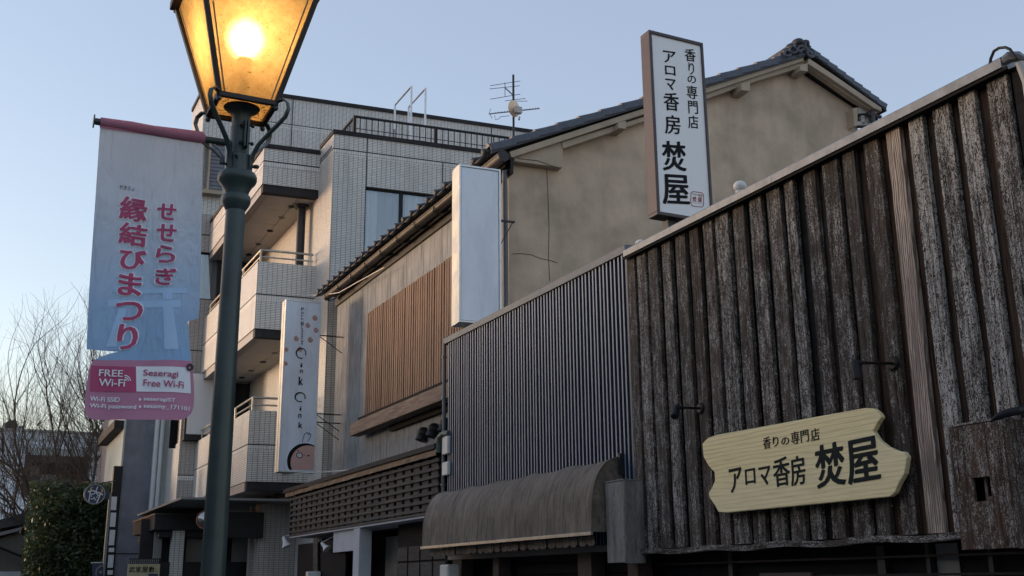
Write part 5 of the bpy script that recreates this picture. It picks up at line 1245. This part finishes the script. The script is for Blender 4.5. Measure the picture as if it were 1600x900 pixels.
# ================================================================== FAR LEFT BACKGROUND
# pale wall with pipes and blue grey building
gb = thing('blue_grey_building', 'narrow blue grey rendered building beyond the apartment block', 'building', (4, 36, 0))
YG = 36.0; xl = at(189, 760, Y=YG).x; xr = at(237, 760, Y=YG).x; zt_ = at(200, 612, Y=YG).z
part('wall', MB().box(xl, xr + .5, YG, YG + 8, 0, zt_), 'blue_grey_wall', gb)
part('corner_pilaster', MB().box(xl - .06, xl - .003, YG - .05, YG + .15, 0, zt_), 'pale_wall', gb)
part('side_wall', MB().box(xl - .04, xl - .002, YG + .16, YG + 5, 0, zt_ - .3), 'pale_wall', gb)
part('cornice', MB().box(xl - .35, xl - .06, YG + .1, YG + 5, at(172, 668, Y=YG).z, at(172, 655, Y=YG).z), 'fascia_black', gb)
part('band', MB().box(xl - .001, xr + .4, YG - .012, YG - .001, at(200, 866, Y=YG).z, at(200, 864.5, Y=YG).z), 'black', gb)
pw_ = thing('pale_building', 'pale green rendered wall with two white downpipes between the grey building and apartments', 'building', (4.8, 35.7, 0))
YP = 35.75; a = at(236, 760, Y=YP).x; b = at(268, 760, Y=YP).x
part('wall', MB().box(a, b + .6, YP, YP + 6, 0, zt_ + .3), 'pale_wall', pw_)
for x in (239, 247): q = at(x, 760, Y=YP - .12).x; part('downpipe', MB().tube([(q, YP - .1, zt_), (q, YP - .1, .1)], .07, 10), 'white_paint', pw_, smooth=True)
# black vertical sign with white blocks
vs_ = thing('black_vertical_sign', 'tall black sign with a column of white blocks on the blue grey building corner', 'sign', (3, 34.5, 0))
YV = 34.5; a = at(168, 850, Y=YV).x; b = at(182, 850, Y=YV).x
part('panel', MB().box(a, b, YV, YV + .25, 1.0, at(180, 728, Y=YV).z), 'black', vs_)
part('edge_strip', MB().box(a - .07, a - .003, YV - .02, YV + .2, 1.0, at(172, 770, Y=YV).z), 'shutter', vs_)
for y0, y1 in ((776, 797), (801, 823), (828, 852), (856, 862.5), (867, 887), (891, 898)):
    x_ = 176.5 - (y0 - 776) * .055; part('white_block', MB().box(at(x_ - 2, y0, Y=YV).x, at(x_ + 6.5, y0, Y=YV).x, YV - .01, YV - .002, at(x_, y1, Y=YV).z, at(x_, y0, Y=YV).z), 'white_paint', vs_)
# round cow sign
rc = thing('round_sign', 'round black sign with a line drawn cow head and yellow horns', 'sign', at(148, 772, Y=33))
YC = 33.0; c = at(148, 772, Y=YC); rad = (at(164.5, 772, Y=YC) - c).length
part('disc', MB().lathe([(rad, 0), (rad, .2)], c, 32, (0, 1, 0)), 'navy', rc, smooth=True)
part('rim', MB().lathe([(rad * .9, -.012), (rad * 1.01, -.012), (rad * 1.01, .205), (rad * .99, .205)], c, 32, (0, 1, 0), cap=False), 'metal_grey', rc, smooth=True)
PC = lambda x, y: at(125 + x / 15, 740 + y / 15, Y=YC - .008)
mb = MB()
for pts, w_ in ((((185, 425), (240, 415), (300, 395), (370, 425), (480, 465), (535, 500)), 30), (((415, 305), (390, 370), (370, 430), (330, 475), (240, 485)), 22), (((370, 430), (400, 490), (455, 525)), 22), (((240, 430), (225, 540), (205, 650)), 24), (((480, 470), (440, 580), (385, 690)), 26), (((250, 590), (310, 590), (335, 550), (345, 595), (375, 625)), 22)):
    stroke(mb, pts, w_, PC)
for x, y in ((270, 525), (400, 550)): blob(mb, x, y, 16, 16, PC, n=10)
part('cow_drawing', mb, 'white_paint', rc)
mb = MB(); stroke(mb, ((315, 305), (260, 340), (250, 380), (275, 410)), (4, 30, 40, 20), PC); stroke(mb, ((495, 345), (525, 385), (520, 420), (480, 440)), (4, 30, 40, 20), PC)
part('horns', mb, 'gold', rc)
part('arm', MB().box(c.x + rad * .95, at(171.5, 772, Y=YC).x, YC + .05, YC + .18, c.z - .14, c.z + .14).tube([at(158, 755, Y=YC), at(180, 751, Y=YC + 1)], .015, 6), 'metal_dark', rc)
# small dark flag
fl = thing('small_dark_flag', 'small navy flag with a pale ring emblem at the foot of the hedge', 'flag', at(153, 885, Y=33.5))
part('flag', MB().face([at(144, 880.5, Y=33.5), at(161, 880, Y=33.5), at(161, 915, Y=33.5), at(144, 915, Y=33.5)]), 'navy', fl)
mb = MB(); stroke(mb, [(160 - 0 + 10 * math.cos(R(a)), 896 - 12 * math.sin(R(a))) for a in range(90, 200, 12)], 2.4, lambda x, y: at(x, y, Y=33.48)); blob(mb, 157, 894, 3, 2.5, lambda x, y: at(x, y, Y=33.48), n=9); part('emblem', mb, 'shutter', fl)
part('rod', MB().tube([at(142, 879.6, Y=33.5), at(163, 879.2, Y=33.5)], .02, 6), 'pvc', fl)
# samurai house direction board
bk = thing('direction_board', 'cream notice board with black Japanese lettering under a small dark slatted hood', 'sign', at(222, 900, Y=24))
YK = 24.0; PK = lambda x, y: at(x, y, Y=YK); a, b = PK(200, 885).x, PK(250, 885).x; z1 = PK(225, 881.2).z
part('board', MB().box(a, b, YK, YK + .04, 1.1, z1), 'yellow_board', bk)
part('hood', MB().box(a - .0, b + .01, YK + .01, YK + .06, z1 + .003, PK(225, 872.5).z), 'black', bk)
mb = MB()
for k in range(15): x = a + .02 + (b - a - .03) * k / 15; mb.box(x, x + .013, YK - .008, YK + .008, z1 + .006, PK(225, 874).z)
part('hood_slats', mb, 'metal_grey', bk)
mb = MB()
for k, ch in enumerate('武家屋敷'): put_text(mb, ch, lambda x, y: at(x, y, Y=YK - .004), (201.5 + k * 10.3, 210.8 + k * 10.3, 885.2, 894.6), .02)
put_text(mb, 'に', lambda x, y: at(x, y, Y=YK - .004), (243, 247, 888.5, 893.5), .01)
part('lettering', mb, 'ink', bk)
part('blue_notice', MB().box(PK(232, 898).x, PK(246.5, 898).x, YK - .02, YK - .002, 1.3, PK(240, 896.3).z), 'navy', bk)
part('post', MB().box(a + .05, a + .11, YK + .07, YK + .13, 0, z1).box(b - .11, b - .05, YK + .07, YK + .13, 0, z1), 'metal_dark', bk)
# convex traffic mirror behind the pole
cm = thing('convex_mirror', 'round orange rimmed convex traffic mirror half hidden by the lamp pole', 'traffic mirror', (4.0, 22, 0))
c = at(321, 812, Y=22.0); rad = (at(306.5, 812, Y=22) - c).length
part('mirror_face', MB().lathe([(0, -.06), (rad * .5, -.045), (rad * .93, 0)], c, 28, (.15, 1, 0)), 'mirror', cm, smooth=True)
part('rim', MB().lathe([(rad * .93, -.02), (rad, -.02), (rad, .04), (rad * .5, .06)], c, 28, (.15, 1, 0), cap=False), 'orange', cm, smooth=True)
part('post', MB().tube([(c.x + .05, 22.12, c.z), (c.x + .05, 22.12, 0)], .04, 10), 'orange', cm, smooth=True)

# hedge
hg = thing('evergreen_hedge', 'tall dense dark evergreen hedge below the bare trees', 'hedge', (2.4, 38, 0))
rr = random.Random(11); mb = MB(); YH = 38.0
xa, xb = at(46, 830, Y=YH).x, at(170, 830, Y=YH).x; ztop = at(100, 762, Y=YH).z
def leafquad(mb, c, s, rr):
    n = Vector((rr.gauss(0, 1), rr.gauss(-.5, 1), rr.gauss(.4, 1))).normalized(); a = n.orthogonal().normalized(); b = n.cross(a); q = rr.uniform(0, 6.28)
    a, b = a * math.cos(q) + b * math.sin(q), b * math.cos(q) - a * math.sin(q); mb.face([c - a * s, c - b * s * .5, c + a * s, c + b * s * .5])
from mathutils import noise as mnoise
cnt = 0
while cnt < 26000:
    x = rr.uniform(xa - .1, xb + .6); y = YH + rr.uniform(-.6, 1.6); z = rr.uniform(.3, ztop + .25)
    q = Vector((x * 1.3, y * 1.3, z * 1.3)); d = mnoise.noise(q) * .55 + mnoise.noise(q * 2.7) * .3
    edge_ = min(x - xa, ztop - z + .1, y - YH + .55); 
    if edge_ < -d * .55 - .02: continue
    if edge_ > .9 and rr.random() < .7: continue
    leafquad(mb, Vector((x, y, z)), rr.uniform(.045, .095), rr); cnt += 1
part('foliage', mb, 'leaf', hg, kind='stuff')
part('core', MB().box(xa + .45, xb, YH + .3, YH + 1.4, 0, ztop - .35), 'dark', hg)
mb = MB()
for k in range(6): x = xa + .5 + k * .5; mb.tube([(x, YH + .6, 0), (x + .1, YH + .6, 1.2), (x, YH + .7, ztop - .5)], [.09, .07, .03], 6)
part('stems', mb, 'bark', hg)

# bare trees
def tree(base, height, seed, label, spread=.5, lean=(0, 0), limbs=6):
    rr = random.Random(seed); base = Vector(base); t = thing('bare_tree', label, 'tree', base, 'bare winter trees behind the hedge')
    trunk, crown = MB(), MB(); cnt = [0]
    def grow(p, d, L, r, lev):
        n = 4 if lev < 3 else 3; pts = [p]; q = p.copy(); dd = d.copy()
        for k in range(n):
            dd = (dd + Vector((rr.gauss(0, .10), rr.gauss(0, .10), rr.gauss(.035, .07)))).normalized(); q = q + dd * L / n; pts.append(q.copy())
        r2 = r * .62; rs = [r + (r2 - r) * k / n for k in range(n + 1)]
        (trunk if lev < 2 else crown).tube(pts, rs, 6 if lev < 2 else (4 if lev < 4 else 3), cap=False); cnt[0] += 1
        if lev >= 7 or L < .2: return
        kids = 3 if lev < 3 else rr.choice((2, 3, 3) if lev < 5 else (2, 2, 3))
        for k in range(kids):
            f = 1.0 if k == 0 else rr.uniform(.35, .95); i = min(int(f * n), n - 1); pp = pts[i].lerp(pts[i + 1], f * n - i) if f < 1 else pts[-1]
            sp = .22 if k == 0 else rr.uniform(.35, .75)
            ax = dd.orthogonal().normalized(); ax.rotate(Matrix.Rotation(rr.uniform(0, 6.28), 3, dd)); nd = (dd + ax * sp).normalized(); nd.z = max(nd.z, .05); nd.normalize()
            grow(pp, nd, L * rr.uniform(.66, .84), (r2 if k == 0 else r2 * .75), lev + 1)
    H0 = height * .16; trunk.tube([base, base + Vector((0, 0, H0 * .5)), base + Vector((lean[0] * .2, lean[1] * .2, H0))], [height * .022, height * .018, height * .016], 8)
    for k in range(limbs - 1):
        a = 6.28 * k / limbs + rr.uniform(-.4, .4); d = Vector((math.cos(a) * spread + lean[0], math.sin(a) * spread + lean[1], 1)).normalized()
        grow(base + Vector((lean[0] * .2, lean[1] * .2, H0 * rr.uniform(.8, 1))), d, height * rr.uniform(.24, .31), height * .0095, 1)
    part('trunk', trunk, 'bark', t); part('crown', crown, 'twig', t)
b1 = at(222, 870, Y=46); tree((b1.x, 46, 0), at(170, 452, Y=46).z, 5, 'tallest bare tree, its fine crown rising beside the banner', .30, (-.10, 0), 9)
b2 = at(118, 870, Y=44); tree((b2.x, 44, 0), at(100, 545, Y=44).z * 1.06, 9, 'bushy bare tree directly above the hedge', .42, (-.05, 0), 8)
b3 = at(60, 870, Y=47); tree((b3.x, 47, 0), at(60, 600, Y=47).z * 1.05, 14, 'spreading bare tree at the left edge of the hedge', .62, (-.15, 0), 7)
b4 = at(0, 870, Y=50); tree((b4.x, 50, 0), at(10, 640, Y=50).z * 1.02, 21, 'low bare tree at the far left edge', .55, (0, 0), 6)
b5 = at(165, 870, Y=49); tree((b5.x, 49, 0), at(160, 570, Y=49).z * 1.02, 33, 'bare tree behind the round sign', .5, (0, 0), 7)

# pale panelled building with dark opening
YW = 62.0; wb = thing('pale_panelled_building', 'pale blue white panelled building with a dark brown recessed opening behind the bare trees', 'building', (-2, YW, 0))
x0_, x1_ = at(-60, 760, Y=YW).x, at(200, 760, Y=YW).x; zt_ = at(80, 676, Y=YW).z; zb_ = at(80, 800, Y=YW).z
o0, o1, oz0, oz1 = at(40, 740, Y=YW).x, at(134, 740, Y=YW).x, at(90, 775, Y=YW).z, at(90, 714, Y=YW).z
part('wall', MB().wall(lambda a, b: Vector((a, YW + .05, b)), x0_, x1_, 0, zt_ - .02, [(o0, o1, oz0, oz1)], (0, 1.5, 0)).box(x0_, x1_, YW + 3, YW + 10, 0, zt_ - .1), 'pale_wall', wb)
nx, nz = 20, 12; dx, dz = (x1_ - x0_) / nx, (zt_ - zb_ + 1) / nz; pmz = MB().box(.02, dx - .02, 0, .05, .02, dz - .02).mesh('wall_panel', [M['block_panel']])
for i in range(nx):
    for j in range(nz):
        x, z = x0_ + i * dx, zt_ - (j + 1) * dz
        if x + dx > o0 and x < o1 and z + dz > oz0 and z < oz1: continue
        inst('wall_panel', pmz, wb, (x, YW + random.uniform(-.01, .0), z))
part('opening_frame', MB().box(o0 - .1, o1 + .1, YW - .1, YW + .3, oz1 - .3, oz1 + .05).box(o0 - .1, o0 + .25, YW - .1, YW + .3, oz0, oz1 - .301).box(o1 - .25, o1 + .1, YW - .1, YW + .3, oz0, oz1 - .301).box(o0, o1, YW + 1.4, YW + 1.5, oz0, oz1), 'brown_frame', wb)
part('purple_panel', MB().box(at(48, 755, Y=YW).x, at(60, 755, Y=YW).x, YW + .6, YW + .7, oz0, at(55, 742, Y=YW).z).box(at(80, 755, Y=YW).x, at(128, 755, Y=YW).x, YW + .6, YW + .7, oz0, at(55, 748, Y=YW).z), 'purple', wb)
part('window', MB().box(at(66, 745, Y=YW).x, at(100, 745, Y=YW).x, YW + 1.3, YW + 1.39, at(80, 748, Y=YW).z, at(80, 738, Y=YW).z).box(at(50, 735, Y=YW).x, at(64, 735, Y=YW).x, YW + 1.3, YW + 1.39, at(80, 742, Y=YW).z, at(80, 724, Y=YW).z), 'white_paint', wb)
part('window', MB().box(at(167, 727, Y=YW).x, at(174, 727, Y=YW).x, YW - .03, YW + .02, at(170, 732, Y=YW).z, at(170, 722, Y=YW).z), 'blue_grey_wall', wb)
part('parapet_cap', MB().box(x0_, x1_, YW - .1, YW + .4, zt_, zt_ + .12), 'pvc', wb)
ac = thing('rooftop_air_conditioner', 'grey rooftop air conditioning unit on the pale panelled building', 'air conditioner', (at(28, 668, Y=YW).x, YW + .5, zt_ + .12))
a, b, z1, z0 = at(5, 668, Y=YW).x, at(29, 668, Y=YW).x, at(20, 660.5, Y=YW).z, zt_ + .13
part('body', MB().box(a, b, YW + .1, YW + .9, z0, z1), 'pvc', ac, bevel=.03)
cc = Vector(((a + b) / 2, YW + .1, (z0 + z1) / 2)); part('fan_grille', MB().lathe([(.0, .02), (.12, .02), (.13, .05), (.27, .05), (.30, .0)], cc, 20, (0, -1, 0)), 'metal_dark', ac, smooth=True)
part('side_duct', MB().box(b + .02, b + .2, YW + .2, YW + .8, z0, z1 - .1), 'metal_grey', ac)
# small old house bottom left
YL = 43.0; oh = thing('small_old_house', 'small old house with brown wall and grey tiled lean roof at the lower left corner', 'building', (0, YL, 0))
P = lambda x, y, d=0: at(x, y, Y=YL + d)
part('wall', MB().prism([P(-60, 905), P(55, 905), P(52, 846), P(30, 833), P(-60, 856)], (0, 5, 0)), 'neighbour_wall', oh)
part('roof', MB().prism([P(-60, 852, -.3), P(32, 829, -.3), P(36, 823, -.3), P(-60, 846, -.3)], (0, 5.5, 0)), 'shutter', oh)
part('roof_tiles', MB().prism([P(-60, 838, .5), P(40, 818, .5), P(44, 800, .5), P(-60, 828, .5)], (0, 4, 0)), 'roof_tile_dark', oh)
part('barge_board', MB().prism([P(-60, 832, -.05), P(20, 866, -.35), P(50, 877, -.35), P(50, 874, -.35), P(20, 862, -.35), P(-60, 828, -.05)], (0, .1, 0)), 'dark_wood', oh)
part('plinth', MB().box(P(-60, 890).x, P(48, 890).x, YL - .1, YL - .01, 0, P(20, 893).z), 'white_plaster', oh)
